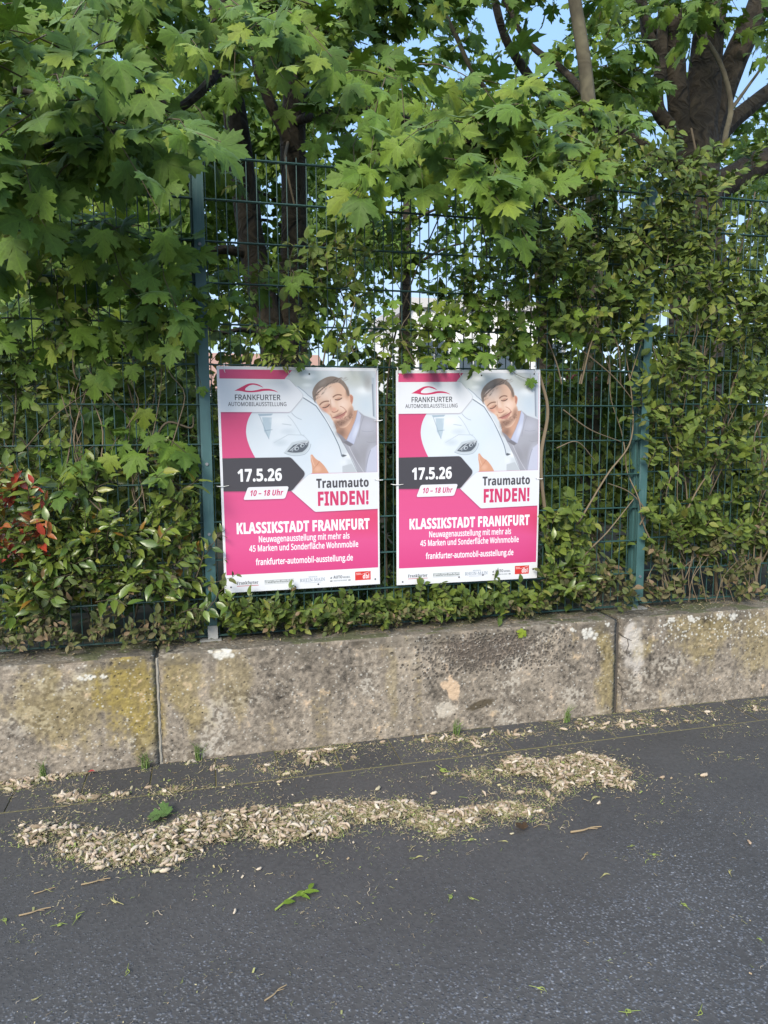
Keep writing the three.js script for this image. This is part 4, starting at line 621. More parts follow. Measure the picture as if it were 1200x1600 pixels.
shrub('climbing_shrub', 'leafy climber smothering the top of the fence left of the right post', [960, 930], -0.08, 402, [
  ['ovate', [[850, 260], [930, 230], [1030, 250], [1030, 480], [1000, 540], [900, 560], [820, 440]], -0.14, 0.14, 185, { ...cl, clump: 0.36 }],
  ['ovate', [[780, 330], [1000, 330], [1000, 580], [850, 580]], -0.5, -0.15, 90, { ...cl, tone: 'climber', clump: 0.4 }],
  ['maple', [[830, 420], [960, 430], [960, 520], [860, 530]], 0.0, 0.1, 9, { ...cl, len: [0.1, 0.2], n: [2, 4], s: [0.05, 0.085], hang: 0.8, tone: 'maple' }],
], [mk(0.012, [860, 860, -0.05], [845, 720, 0.035], [856, 640, 0.04], [840, 560, -0.03], [870, 420], [900, 300]), mk(0.006, [905, 815, 0.03], [950, 740, 0.035], [985, 690, 0.03], [985, 600, 0.0], [940, 400]), mk(0.004, [880, 640, 0.02], [920, 670, 0.03], [970, 690, 0.03]), mk(0.004, [900, 540, 0.02], [960, 590, 0.03], [1000, 640, 0.03]), mk(0.004, [870, 700, 0.02], [900, 690, 0.03], [930, 720, 0.0])], { stemMat: dryTwigMat, vines: [6, 850, 1000, 280, 600] });
shrub('climbing_shrub', 'thin climber with open sprays on the mesh above the two posters', [600, 930], -0.08, 403, [
  ['ovate', [[430, 400], [600, 380], [850, 400], [850, 570], [620, 570], [480, 560]], -0.2, 0.08, 110, { ...cl, s: [0.035, 0.07], n: [5, 9], clump: 0.42 }],
  ['ovate', [[470, 390], [560, 400], [560, 520], [480, 500]], -0.1, 0.05, 14, { ...cl, s: [0.06, 0.095], n: [3, 6] }],
  ['maple', [[600, 400], [850, 420], [850, 570], [600, 570]], -0.1, 0.09, 52, { ...cl, len: [0.1, 0.25], n: [3, 5], s: [0.05, 0.09], hang: 0.8, tone: 'maple', clump: 0.4 }],
  ['ovate', [[330, 420], [440, 400], [440, 500], [330, 560]], -0.2, 0.04, 12, { ...cl, n: [4, 7], clump: 0.42 }],
], [mk(0.007, [605, 930], [602, 760, 0.0], [610, 560], [640, 450], [690, 330]), mk(0.006, [690, 560], [720, 500], [760, 420], [750, 330]), mk(0.005, [520, 560], [540, 480], [500, 400]), mk(0.004, [760, 560, 0.03], [680, 520, 0.03], [640, 500, 0.03])], { vines: [12, 480, 850, 330, 570] });
shrub('climbing_shrub', 'thin leafy climber on the mesh at the left of the tall post', [200, 960], -0.06, 404, [
  ['ovate', [[-30, 380], [120, 360], [160, 480], [90, 620], [-30, 640]], -0.15, 0.05, 26, { ...cl, n: [5, 8], clump: 0.42 }],
  ['ovate', [[0, 560], [130, 600], [150, 760], [-30, 760]], -0.15, 0.05, 40, { ...cl, n: [5, 8], s: [0.04, 0.07], clump: 0.4 }],
  ['ovate', [[180, 440], [300, 430], [305, 560], [200, 600]], -0.15, 0.05, 18, { ...cl, n: [5, 8] }],
], [mk(0.007, [235, 700, -0.03], [262, 660, 0.02], [300, 668, 0.03], [302, 650, 0.03]), mk(0.009, [285, 770, -0.05], [250, 730, -0.02], [225, 690, -0.04], [200, 600, -0.1]), mk(0.004, [40, 700, 0.03], [85, 650, 0.03], [140, 610, 0.03]), mk(0.005, [20, 700, 0], [25, 620, 0.03], [20, 560])], { vines: [12, 0, 300, 380, 800] });
const gl = { len: [0.14, 0.28], n: [7, 11], s: [0.055, 0.1], tone: 'mahonia', hang: 0.0, sag: 0.1, dir: UP, face: V(-0.1, 0.7, 0.6), r: 0.003 };
shrub('glossy_shrub', 'glossy evergreen shrub with long leaves at the foot of the left panel', [170, 1000], -0.1, 405, [
  ['glossy', [[60, 760], [310, 730], [318, 990], [60, 1000], [40, 860]], -0.2, 0.09, 105, { ...gl, clump: 0.34 }],
  ['glossy', [[-30, 700], [318, 700], [318, 1000], [-30, 1000]], -0.7, -0.2, 90, { ...gl, tone: 'climber' }],
  ['glossy', [[60, 800], [308, 790], [315, 985], [60, 995]], 0.02, 0.12, 42, { ...gl, s: [0.04, 0.075], clump: 0.36 }],
  ['ovate', [[0, 820], [310, 800], [315, 990], [0, 1000]], 0.0, 0.11, 60, { ...cl, len: [0.06, 0.14], n: [8, 14], s: [0.018, 0.034], clump: 0.36 }],
  ['ovate', [[-20, 985], [325, 972], [325, 1000], [-20, 1012]], 0.03, 0.13, 46, { ...cl, tone: 'dry', len: [0.04, 0.1], n: [5, 9], s: [0.02, 0.042], dir: (f) => V(rr(-1, 1, f), rr(-0.1, 0.5, f), rr(-0.2, 0.8, f)), minY: 0.565 }],
  ['ovate', [[30, 900], [325, 900], [325, 1008], [0, 1015]], -0.15, 0.1, 75, { ...cl, tone: 'dry', s: [0.03, 0.055], n: [5, 9] }],
], [mk(0.01, [150, 1000], [160, 900], [190, 800]), mk(0.01, [90, 1000], [100, 900], [60, 800]), mk(0.009, [240, 995], [255, 900], [280, 800]), mk(0.008, [200, 1000], [215, 930], [180, 860])]);
shrub('red_tipped_shrub', 'evergreen shrub with red and orange young leaves at the left edge', [10, 1000], -0.05, 406, [
  ['glossy', [[-60, 755], [70, 770], [80, 860], [60, 900], [-60, 900]], -0.03, 0.13, 44, { ...gl, tone: 'red', s: [0.05, 0.085] }],
  ['glossy', [[-60, 860], [90, 880], [80, 990], [-60, 1010]], -0.15, 0.12, 46, { ...gl, tone: 'mahonia', s: [0.05, 0.085] }],
], [mk(0.01, [20, 1005], [30, 900], [10, 800]), mk(0.008, [-20, 1005], [-10, 900], [40, 820])]);
const hd = { ...cl, len: [0.08, 0.18], n: [7, 11], s: [0.032, 0.06], tone: 'climber' };
shrub('low_hedge', 'low leafy hedge growing through the mesh under the left poster', [470, 985], -0.08, 407, [
  ['ovate', [[345, 958], [610, 945], [620, 975], [500, 988], [350, 995]], -0.15, 0.1, 105, { ...hd, clump: 0.3 }],
  ['ovate', [[345, 975], [620, 960], [620, 982], [345, 994]], 0.03, 0.13, 30, { ...hd, tone: 'dry', len: [0.04, 0.1], s: [0.02, 0.04], minY: 0.565 }],
  ['glossy', [[345, 915], [620, 900], [620, 985], [345, 990]], -0.5, -0.1, 70, { ...gl, tone: 'climber', s: [0.05, 0.08] }],
  ['glossy', [[360, 965], [470, 960], [470, 985], [360, 990]], 0.0, 0.1, 12, { ...gl, s: [0.045, 0.07] }],
], [mk(0.008, [400, 992], [410, 950], [430, 880]), mk(0.008, [520, 985], [530, 940], [520, 880])]);
shrub('low_hedge', 'low leafy hedge growing through the mesh under the right poster', [740, 965], -0.08, 408, [
  ['ovate', [[605, 938], [850, 925], [860, 955], [740, 966], [610, 976]], -0.15, 0.1, 90, { ...hd, clump: 0.32 }],
  ['ovate', [[605, 960], [860, 942], [860, 962], [605, 980]], 0.03, 0.13, 28, { ...hd, tone: 'dry', len: [0.04, 0.1], s: [0.02, 0.04], minY: 0.565 }],
  ['glossy', [[600, 890], [860, 890], [860, 965], [600, 980]], -0.5, -0.1, 60, { ...gl, tone: 'climber', s: [0.05, 0.08] }],
], [mk(0.008, [660, 975], [670, 930], [650, 880]), mk(0.008, [800, 965], [795, 920], [810, 860])]);
shrub('broadleaf_shrub', 'shrub with rounded leaves and bare stems left of the right post base', [930, 955], -0.08, 409, [
  ['ovate', [[850, 790], [970, 770], [985, 900], [960, 950], [850, 955]], -0.15, 0.08, 62, { ...hd, s: [0.04, 0.075], tone: 'climber', clump: 0.4 }],
  ['glossy', [[840, 850], [900, 870], [900, 950], [840, 955]], -0.15, 0.08, 20, { ...gl, s: [0.05, 0.08] }],
  ['ovate', [[850, 900], [1000, 890], [1000, 955], [850, 965]], -0.1, 0.1, 36, { ...hd, tone: 'dry' }],
], [mk(0.01, [930, 955], [940, 900], [925, 840]), mk(0.006, [890, 955], [905, 880, 0.03], [950, 830, 0.035], [990, 780, 0.035]), mk(0.005, [1000, 820, 0.035], [1008, 800, 0.04], [985, 770, 0.03], [950, 755, 0.02])], { stemMat: dryTwigMat });
shrub('withered_shrub', 'half-withered brown and green shrub at the foot of the right panel', [1110, 935], -0.04, 410, [
  ['ovate', [[1010, 850], [1240, 830], [1240, 935], [1010, 945]], -0.15, 0.1, 80, { ...hd, tone: 'dry', s: [0.03, 0.055], clump: 0.34 }],
  ['ovate', [[1010, 780], [1240, 800], [1240, 880], [1010, 880]], -0.15, 0.08, 70, { ...hd, tone: 'climber', clump: 0.38 }],
], Array.from({ length: 16 }, (_, k) => mk(0.003, [1020 + k * 14, 940, 0.03], [1012 + k * 15 + 10 * Math.sin(k * 2), 905, 0.05], [1030 + k * 14 + 22 * Math.sin(k * 5), 870, 0.04])), { stemMat: dryTwigMat });
// masses behind the mesh
const bh = { len: [0.2, 0.4], n: [9, 14], s: [0.06, 0.11], tone: 'climber', hang: 0.3, sag: 0.3, dir: UP, face: V(0, 0.7, 0.5), r: 0.003 };
const back = (label, basePx, seed, poly, z0, z1, n, o = {}) => shrub('backing_shrub', label, basePx, (z0 + z1) / 2, seed, [['ovate', poly, z0, z1, n, { ...bh, ...o }]], [mk(0.015, [basePx[0], 900], [basePx[0] + 10, 760], [basePx[0] - 15, 640])], { most: 60, group: 'shrubs behind the mesh', minPx: 14 });
back('dark shrub behind the left fence panel', [150, 900], 501, [[-80, 560], [330, 560], [340, 1000], [-80, 1000]], -1.5, -0.5, 170);
back('dark shrub behind the left poster', [470, 900], 502, [[320, 575], [620, 575], [620, 980], [320, 990]], -1.6, -0.5, 130);
back('dark shrub behind the gap between the posters', [640, 880], 503, [[560, 560], [720, 570], [720, 970], [560, 980]], -1.3, -0.5, 70);
back('dark shrub right of the right poster, behind the mesh', [900, 880], 504, [[820, 570], [1040, 540], [1040, 950], [820, 960]], -1.5, -0.6, 120);
back('dark shrub behind the right fence panel', [1120, 880], 505, [[1010, 380], [1260, 340], [1260, 930], [1010, 940]], -1.6, -0.6, 170);
back('open green shrub above the gap between the posters, behind the mesh', [640, 700], 506, [[480, 360], [860, 300], [880, 570], [740, 560], [520, 560]], -2.4, -0.8, 34, { tone: 'maple', clump: 0.54, freq: 1.7 });
back('open green shrub around the twin stems, behind the mesh', [400, 700], 507, [[320, 400], [520, 420], [520, 560], [320, 560]], -3, -2.2, 40, { tone: 'maple', clump: 0.5, freq: 1.7, s: [0.05, 0.09] });
// hedge far behind closing the view at eye level
for (const [px, z, h, r, seed, label] of [[60, -5.5, 2.2, 1.7, 61, 'dense dark bush far behind the left fence panel'], [420, -6.5, 1.75, 1.5, 62, 'dense dark bush far behind the left poster'], [640, -6, 1.7, 1.4, 63, 'dense dark bush far behind the gap between the posters'], [880, -5.5, 2.0, 1.6, 64, 'dense dark bush far behind the open mesh right of the posters'], [1150, -6, 2.5, 1.9, 65, 'dense dark bush far behind the right fence panel'], [250, -6, 2.0, 1.5, 66, 'dense dark bush far behind the tall post']]) farTree(label, far(px, z), h, r, h * 0.42, 1500, 'climber', seed, 0.13, 'background_bush').userData.category = 'bush';
// blossoms behind the mesh
{
  const b = at(920, 640, -1.4); b.y = 0.5; const S = new Plant('blossoming_shrub', 'shrub with small pink and yellow blossoms behind the mesh right of the posters', 'shrub', b, 600);
  TONE.pink = [[0.62, 0.16, 0.17, 2], [0.7, 0.36, 0.34, 1]]; TONE.yellow = [[0.5, 0.5, 0.1, 1]];
  spread(S, 'ovate', [[860, 590], [980, 590], [980, 700], [860, 700]], -1.6, -1.35, 30, { ...bh, tone: 'maple' });
  for (const [x0, x1, y0, y1, tn, n] of [[885, 905, 578, 594, 'pink', 10], [930, 962, 580, 594, 'pink', 18], [905, 940, 622, 634, 'yellow', 14], [965, 985, 622, 630, 'yellow', 6]]) spread(S, 'ovate', [[x0, y0], [x1, y0], [x1, y1], [x0, y1]], -1.32, -1.2, n, { len: [0.02, 0.04], n: [4, 6], s: [0.016, 0.026], tone: tn, dir: UP });
  S.finish(120, greenTwigMat, 2);
}

// ---------------------------------------------------------------- litter on the road
const catkinGeos = [0, 1, 2, 3].map((q) => {
  const f = rng(800 + q), c = rr(0.2, 0.7, f), N = 10, S = 8, p = [], ix = [], rad = [0.05, 0.13, 0.165, 0.18, 0.175, 0.18, 0.17, 0.155, 0.11, 0.03];
  for (let k = 0; k < N; k++) { const u = k / (N - 1) - 0.5; for (let s = 0; s < S; s++) { const a = (s / S) * 6.283 + k * 0.4, r = rad[k] * (0.62 + 0.72 * hash(k, s, q)); p.push(u + (hash(k, s, 3) - 0.5) * 0.08, c * (0.25 - u * u) * 0.3 + Math.cos(a) * r, c * (0.25 - u * u) + Math.sin(a) * r); } }
  for (let k = 0; k < N - 1; k++) for (let s = 0; s < S; s++) { const a = k * S + s, b = k * S + ((s + 1) % S); ix.push(a, b, a + S, b, b + S, a + S); }
  const e = p.length / 3; p.push(-0.52, 0, 0, 0.52, 0, 0); for (let s = 0; s < S; s++) ix.push(e, (s + 1) % S, s, e + 1, (N - 1) * S + s, (N - 1) * S + ((s + 1) % S));
  return geo(p, ix);
});
const catkinMats = [[0.42, 0.33, 0.24], [0.5, 0.41, 0.31], [0.34, 0.25, 0.17], [0.38, 0.33, 0.22]].map((c) => std({ color: lin(...c), roughness: 1 })), catkinWhite = std({ color: lin(1, 1, 1), roughness: 1 });
const curl = (k) => { const g = rng(k), P = smooth([V(-1.2, 0.1, rr(-0.4, 0.4, g)), V(-0.3, rr(0.2, 0.6, g), rr(-0.5, 0.5, g)), V(0.5, rr(0.1, 0.5, g), rr(-0.5, 0.5, g)), V(1.2, 0.1, rr(-0.5, 0.5, g))], 6), t = new Tubes(); t.path(P, 0.13, 0.06, 3); return t.build(); };
const flakeGeos = [curl(1), curl(2), geo([-0.5, 0, -0.2, 0.5, 0.1, -0.25, 0.6, 0.35, 0.2, -0.4, 0.2, 0.3], [0, 2, 1, 0, 3, 2]), geo([-0.9, 0, 0, -0.2, 0.2, 0.1, 0.3, 0.12, -0.08, 0.9, 0.3, 0.1, -0.2, 0.22, 0.22, 0.3, 0.14, 0.04], [0, 4, 1, 1, 4, 5, 1, 5, 2, 2, 5, 3])];
const flakeMat = std({ color: lin(1, 1, 1), roughness: 1, side: THREE.DoubleSide });
const CK = [[0.38, 0.3, 0.225], [0.43, 0.345, 0.265], [0.3, 0.225, 0.16], [0.34, 0.29, 0.2], [0.48, 0.41, 0.33], [0.22, 0.165, 0.11]], FK = [[0.36, 0.29, 0.16], [0.42, 0.36, 0.2], [0.25, 0.25, 0.1], [0.45, 0.37, 0.27], [0.2, 0.24, 0.07], [0.3, 0.22, 0.13]];
// a drift: catkins and chaff heaped inside an outline on the road
function drift(label, poly, nC, nF, seed, height = 0.025, size = [0.022, 0.042], patchy = 0) {
  const f = rng(seed), g = poly.map(([x, y]) => onGround(x, y)).map((p) => [p.x, p.z]), cx = g.reduce((s, p) => s + p[0], 0) / g.length, cz = g.reduce((s, p) => s + p[1], 0) / g.length;
  const o = thing('catkin_drift', label, 'plant litter', [cx, 0, cz]); o.userData.kind = 'stuff';
  const patch = (x, z) => fbm(x * 9, z * 14, 3, seed), draw = () => { let p; for (let k = 0; k < 14; k++) { p = samplePoly(g, f); const w = clamp(edge(...p) / 0.06); if (patch(...p) > patchy + 0.12 * (1 - w) * (patchy ? 0 : 1) + (patchy ? 0 : 0.36 + 0.16 * (1 - w))) break; } return p; };
  const edge = (x, z) => { let d = 9; for (let i = 0, j = g.length - 1; i < g.length; j = i++) { const ax = g[j][0], az = g[j][1], bx = g[i][0] - ax, bz = g[i][1] - az, t = clamp(((x - ax) * bx + (z - az) * bz) / (bx * bx + bz * bz)); d = Math.min(d, Math.hypot(x - ax - bx * t, z - az - bz * t)); } return d; };
  const m = new THREE.Matrix4(), q = new THREE.Quaternion(), e = new THREE.Euler(), col = new THREE.Color();
  const fillI = (geos, mat, n, name, put) => geos.forEach((G, gi) => { const c = Math.ceil(n / geos.length), im = new THREE.InstancedMesh(G, mat, c); for (let i = 0; i < c; i++) put(im, i); im.name = name; im.userData.kind = 'stuff'; im.castShadow = im.receiveShadow = true; o.add(im); });
  fillI(catkinGeos, catkinWhite, nC, 'catkins', (im, i) => {
    let x, z, h, k = 0; do { [x, z] = draw(); h = clamp(edge(x, z) / 0.09) * (0.4 + 0.9 * fbm(x * 9, z * 9, 3, 5)); } while (h < 0.2 * f() && k++ < 6);
    const s = rr(size[0], size[1], f); e.set(rr(-0.7, 0.7, f), f() * 6.28, rr(-0.45, 0.45, f)); m.compose(V(x - cx, 0.005 + height * h * f(), z - cz), q.setFromEuler(e), V(s * rr(0.8, 1.25, f), s * rr(0.85, 1.1, f), s)); im.setMatrixAt(i, m); const c = CK[Math.floor(f() * CK.length)], w = 0.85 + 0.25 * f(); im.setColorAt(i, col.setRGB(c[0] * w, c[1] * w, c[2] * w));
  });
  fillI(flakeGeos, flakeMat, nF * (patchy ? 1 : 2.6), 'chaff', (im, i) => {
    let [x, z] = draw(); const spread2 = f() < 0.4 ? 0.13 : 0.02; x += (f() + f() - 1) * spread2 * 1.5; z += (f() + f() - 1) * spread2; if (z < 0.205) z = 0.205 + 0.03 * f();
    const s = rr(0.0035, 0.009, f) * (f() < 0.1 ? 1.8 : 1); e.set(rr(-0.6, 0.6, f), f() * 6.28, rr(-0.6, 0.6, f)); m.compose(V(x - cx, 0.002 + height * 0.8 * f() * clamp(edge(x, z) / 0.1), z - cz), q.setFromEuler(e), V(s, s, s)); im.setMatrixAt(i, m); const c = FK[Math.floor(f() * FK.length)]; im.setColorAt(i, col.setRGB(...c));
  });
}
drift('long band of fallen beige catkins across the left of the road', [[20, 1308], [60, 1284], [130, 1290], [195, 1306], [255, 1292], [300, 1268], [400, 1262], [480, 1252], [545, 1248], [560, 1270], [540, 1300], [505, 1322], [420, 1322], [330, 1330], [260, 1352], [170, 1360], [120, 1346], [55, 1336]], 900, 6200, 71, 0.034);
drift('thinner dusty band of catkins and chaff at the middle of the road', [[540, 1248], [640, 1250], [700, 1262], [800, 1252], [850, 1268], [800, 1290], [730, 1288], [690, 1312], [650, 1290], [560, 1292]], 200, 3600, 72, 0.02);
drift('rounded heap of catkins near the wall at the right', [[768, 1205], [800, 1178], [850, 1186], [900, 1176], [950, 1182], [1003, 1208], [985, 1236], [930, 1228], [880, 1240], [830, 1226]], 380, 3000, 73, 0.036);
drift('small clusters of catkins in the gutter at the far left', [[20, 1252], [60, 1236], [130, 1240], [195, 1228], [200, 1244], [130, 1252], [60, 1262]], 40, 900, 74, 0.012, [0.03, 0.048], 0.56);
drift('thin line of catkins against the foot of the wall, left', [[0, 1222], [60, 1212], [150, 1198], [250, 1194], [250, 1204], [160, 1216], [60, 1232], [0, 1240]], 46, 1500, 75, 0.014, [0.03, 0.048], 0.56);
drift('loose catkins and green chaff at the wall foot, middle', [[250, 1196], [420, 1176], [600, 1158], [640, 1170], [520, 1196], [440, 1216], [400, 1204], [260, 1208]], 42, 2200, 76, 0.012, [0.03, 0.048], 0.56);
drift('chaff and pebbly litter at the wall foot, right of middle', [[600, 1158], [780, 1140], [860, 1128], [860, 1142], [760, 1168], [640, 1182]], 22, 1600, 77, 0.01, [0.03, 0.048], 0.56);
drift('thin line of litter at the wall foot, far right', [[860, 1130], [970, 1112], [1200, 1090], [1230, 1090], [1230, 1104], [1080, 1132], [960, 1140], [870, 1146]], 34, 1700, 78, 0.012, [0.03, 0.048], 0.56);
drift('mossy chaff in the gutter joint at the left', [[230, 1236], [370, 1222], [370, 1230], [235, 1243]], 4, 900, 79, 0.006, [0.03, 0.048], 0.56);
drift('patchy chaff strewn on the asphalt by the rounded heap', [[640, 1215], [760, 1200], [770, 1225], [900, 1245], [850, 1262], [700, 1240]], 8, 1400, 80, 0.008, [0.03, 0.048], 0.56);
// chaff and dust strewn over the whole road edge
{
  const f = rng(88), n = 12000, m = new THREE.Matrix4(), q = new THREE.Quaternion(), e = new THREE.Euler(), col = new THREE.Color(), o = thing('scattered_chaff', 'tiny straw-coloured chaff scattered over the asphalt', 'plant litter'); o.userData.kind = 'stuff';
  flakeGeos.forEach((G) => { const im = new THREE.InstancedMesh(G, flakeMat, n / 4); for (let i = 0; i < n / 4; i++) { let x = rr(-2.2, 4.2, f), z = 0.25 + 2.2 * Math.pow(f(), 2.1); for (let k = 0; k < 4 && fbm(x * 5, z * 8, 3, 6) < 0.52; k++) { x = rr(-2.2, 4.2, f); z = 0.25 + 1.4 * Math.pow(f(), 1.4); } const s = rr(0.0025, 0.007, f) * (f() < 0.06 ? 2 : 1); e.set(rr(-0.4, 0.4, f), f() * 6.28, rr(-0.4, 0.4, f)); m.compose(V(x, 0.001, z), q.setFromEuler(e), V(s, s, s)); im.setMatrixAt(i, m); im.setColorAt(i, col.setRGB(...FK[Math.floor(f() * FK.length)])); } im.name = 'chaff'; im.userData.kind = 'stuff'; im.castShadow = im.receiveShadow = true; o.add(im); });
}
// debris along the wall top under the fence
{
  const f = rng(89), n = 3600, m = new THREE.Matrix4(), q = new THREE.Quaternion(), e = new THREE.Euler(), col = new THREE.Color(), o = thing('wall_top_debris', 'dry leaf crumbs and moss bits lying along the top of the wall', 'plant litter', [0, WALL_H, 0]); o.userData.kind = 'stuff';
  const D = [[0.12, 0.1, 0.05], [0.2, 0.15, 0.09], [0.08, 0.1, 0.03], [0.28, 0.22, 0.13], [0.06, 0.05, 0.035]];
  flakeGeos.forEach((G) => { const im = new THREE.InstancedMesh(G, flakeMat, n / 4); for (let i = 0; i < n / 4; i++) { const x = rr(-2, 5, f), z = 0.15 - 0.26 * Math.pow(f(), 0.7); const s = rr(0.004, 0.014, f); e.set(rr(-0.6, 0.6, f), f() * 6.28, rr(-0.6, 0.6, f)); m.compose(V(x, 0.003 + 0.012 * f() * sstep(0.12, -0.05, z), z), q.setFromEuler(e), V(s, s, s)); im.setMatrixAt(i, m); im.setColorAt(i, col.setRGB(...D[Math.floor(f() * D.length)])); } im.name = 'crumbs'; im.userData.kind = 'stuff'; im.castShadow = im.receiveShadow = true; o.add(im); });
}
// single fallen things
{
  const f = rng(90); let n = 0;
  for (const [x, y, s, a] of [[155, 1357, 0.045, 0], [258, 1361, 0.04, 0.1], [122, 1345, 0.03, 1.2], [245, 1361, 0.034, 0.1], [855, 1243, 0.055, 1.3], [678, 1240, 0.035, 0.2], [232, 1231, 0.036, 0.2], [205, 1232, 0.03, 1.4], [265, 1352, 0.03, 0], [366, 1425, 0.026, 1.3], [1170, 1317, 0.03, 1.3], [800, 1303, 0.02, 0], [1022, 1135, 0.035, 0], [405, 1358, 0.024, 0.4], [1035, 1215, 0.03, 0.2], [590, 1233, 0.04, 0.8], [437, 1222, 0.03, 0.2], [35, 1290, 0.03, 0.3], [598, 1160, 0.035, 0.2], [760, 1172, 0.03, 0.3], [1100, 1212, 0.045, 0.1], [935, 1255, 0.03, 0.6]]) {
    const p = onGround(x, y), m = single('fallen_catkin', catkinGeos[n % 4], catkinMats[n % 4], 'single beige catkin lying loose on the road', 'catkin', 'loose catkins on the road'); m.position.set(p.x, s * 0.12, p.z); m.rotation.y = a; m.scale.setScalar(s); n++;
  }
  const layLeaf = (name, label, cat, px, py, kind, s, yaw, color, tilt = 0.12) => { const p = onGround(px, py), m = single(name, KIND[kind].geos[n++ % KIND[kind].geos.length], leafMat(KIND[kind].map, lin(...color), { ...KIND[kind].o }), label, cat); m.position.set(p.x, 0.03, p.z); m.rotation.set(-Math.PI / 2 + tilt, 0, yaw, 'YXZ'); m.scale.setScalar(s); return m; };
  layLeaf('fallen_maple_leaf', 'green maple leaf lying by the long catkin band', 'leaf', 262, 1278, 'maple', 0.1, 1.2, [0.13, 0.22, 0.07], 0.03).position.y = 0.017;
  layLeaf('fallen_leaf', 'withered brown leaf on the asphalt right of centre', 'leaf', 820, 1300, 'maple', 0.05, 0.5, [0.1, 0.06, 0.035]).position.y = 0.015;
  layLeaf('red_petal', 'red petal at the foot of the wall', 'petal', 148, 1211, 'glossy', 0.04, 1.2, [0.5, 0.05, 0.06]).position.y = 0.02;
  layLeaf('fallen_sprig_leaf', 'yellow-green leaf stuck on the wall face below its top edge', 'leaf', 818, 990, 'maple', 0.05, 0.3, [0.3, 0.38, 0.04]).position.copy(at(818, 985, 0.212)); scene.children.at(-1).rotation.set(-0.2, 0, 2.6);
  // crumpled green shoot in the foreground
  { const a = onGround(430, 1424), b = onGround(460, 1406), c = onGround(488, 1392), o = thing('green_shoot', 'bright green crumpled shoot lying on the foreground asphalt', 'leaf', [b.x, 0, b.z]); const t = new Tubes(); t.path(smooth([a, b.clone().add(V(0, 0.006, -0.006)), c].map((p) => p.clone().sub(V(b.x, 0, b.z)).add(V(0, 0.006, 0))), 8), 0.004, 0.0025, 5); const gm = std({ color: lin(0.22, 0.28, 0.05), roughness: 0.6 }); mesh('stalk', t.build(), gm, o); const lm = leafMat(vein1, lin(0.22, 0.32, 0.04)); for (const [u, s, y] of [[0.55, 0.055, -1.0], [0.75, 0.06, -1.5], [0.9, 0.045, -0.6], [0.2, 0.05, -1.25], [0.65, 0.04, -2.0]]) { const l = mesh('leaf', KIND.glossy.geos[Math.floor(u * 10) % 3], lm, o), p = a.clone().lerp(c, u); l.position.set(p.x - b.x, 0.012, p.z - b.z); l.rotation.set(-1.35, 0, y, 'YXZ'); l.scale.setScalar(s); } }
  const greens = [[90, 1448, 0.03], [120, 1437, 0.04], [182, 1412, 0.045], [10, 1440, 0.03], [200, 1516, 0.03], [345, 1358, 0.035], [550, 1268, 0.02], [732, 1314, 0.035], [785, 1315, 0.025], [705, 1405, 0.03], [740, 1406, 0.025], [650, 1341, 0.03], [1073, 1417, 0.03], [840, 1545, 0.03], [942, 1369, 0.03], [1020, 1337, 0.025], [985, 1323, 0.02], [925, 1250, 0.045], [688, 1205, 0.07], [470, 1290, 0.04], [1140, 1366, 0.03], [985, 1580, 0.035], [1095, 1580, 0.03], [60, 1560, 0.02], [1190, 1470, 0.02], [285, 1533, 0.015]];
  const gm = [[0.24, 0.28, 0.06], [0.33, 0.3, 0.12], [0.2, 0.25, 0.05]].map((c) => std({ color: lin(...c), roughness: 0.7, side: THREE.DoubleSide }));
  const bits = [0, 1, 2].map((k) => { const t = new Tubes(), g = rng(k + 5); for (let j = 0; j < 3; j++) t.path(smooth([V(0, 0.06, 0), V(rr(0.2, 0.5, g), 0.14, rr(-0.3, 0.3, g)), V(rr(0.5, 1, g) * (j === 1 ? -1 : 1), 0.08, rr(-0.6, 0.6, g))], 6), 0.07, 0.02, 4); return t.build(); });
  for (const [x, y, s] of greens) { const p = onGround(x, y), m = single('flower_stalk', bits[n % 3], gm[n % 3], 'tiny yellow-green flower stalk fallen on the asphalt', 'stalk', 'green stalks on the road'); m.position.set(p.x, 0.001, p.z); m.rotation.y = f() * 6.28; m.scale.setScalar(s); n++; }
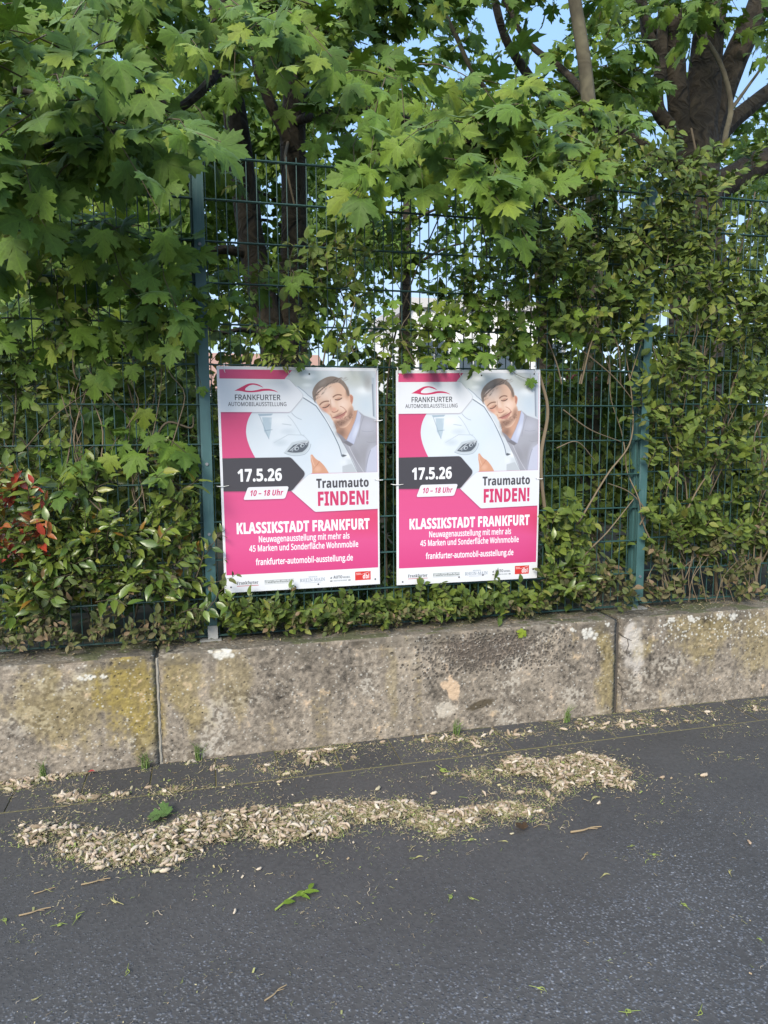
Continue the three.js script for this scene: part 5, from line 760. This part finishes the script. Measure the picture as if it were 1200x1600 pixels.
  const tm = std({ color: lin(0.26, 0.19, 0.11), roughness: 1 }), tb = (() => { const t = new Tubes(); t.path(smooth([V(-0.5, 0.03, 0), V(-0.1, 0.05, 0.05), V(0.2, 0.03, -0.03), V(0.5, 0.06, 0.06)], 9), 0.035, 0.018, 5); t.path([V(0.1, 0.04, 0), V(0.3, 0.08, 0.16)], 0.02, 0.01, 4); return t.build(); })();
  for (const [x, y, s, a, label] of [[915, 1297, 0.14, 0.05, 'longest brown twig, lying on the asphalt right of the withered leaf'], [150, 1378, 0.1, 0.15, 'brown twig on the asphalt just below the long catkin band'], [913, 1338, 0.06, 0.7, 'short slanted twig below the longest twig on the right'], [55, 1425, 0.1, 0.2, 'lowest of the brown twigs at the left edge of the road'], [840, 1290, 0.05, 0.4, 'shortest twig, beside the withered brown leaf'], [430, 1552, 0.08, 0.6, 'slanted brown twig near the bottom edge below the green shoot'], [70, 1392, 0.07, 0.3, 'brown twig at the left edge, upper of two']]) { const p = onGround(x, y), m = single('fallen_twig', tb, tm, label, 'twig', 'twigs on the road'); m.position.set(p.x, 0.0, p.z); m.rotation.y = a; m.scale.setScalar(s); n++; }
  // grass tufts at the wall foot
  const blades = (k) => { const t = new Tubes(), g = rng(k); for (let j = 0; j < 22; j++) { const a = g() * 6.28, r = g() * 0.02, l = rr(0.05, 0.11, g), b = V(Math.cos(a) * r, 0, Math.abs(Math.sin(a)) * r); t.path([b, b.clone().add(V(rr(-0.01, 0.01, g), l * 0.6, rr(0, 0.015, g))), b.clone().add(V(rr(-0.04, 0.04, g), l, rr(0, 0.04, g)))], 0.0022, 0.0005, 3); } return t.build(); };
  const grass = std({ color: lin(0.13, 0.2, 0.05), roughness: 0.8 });
  for (const [x, y, label, k] of [[309, 1186, 'upright green grass tuft at the wall foot right of the sealed joint', 1], [72, 1206, 'sparse grass tuft at the wall foot at the far left', 2], [228, 1200, 'short grass tuft just left of the sealed wall joint', 3], [712, 1148, 'small weed tuft at the wall foot below the right poster', 4], [885, 1128, 'grass tuft at the wall foot left of the cracked joint', 5]]) { const p = onGround(x, y), m = single('grass_tuft', blades(k), grass, label, 'grass'); m.position.set(p.x, 0, Math.max(0.207, p.z)); }
}
renderer.render(scene, camera);
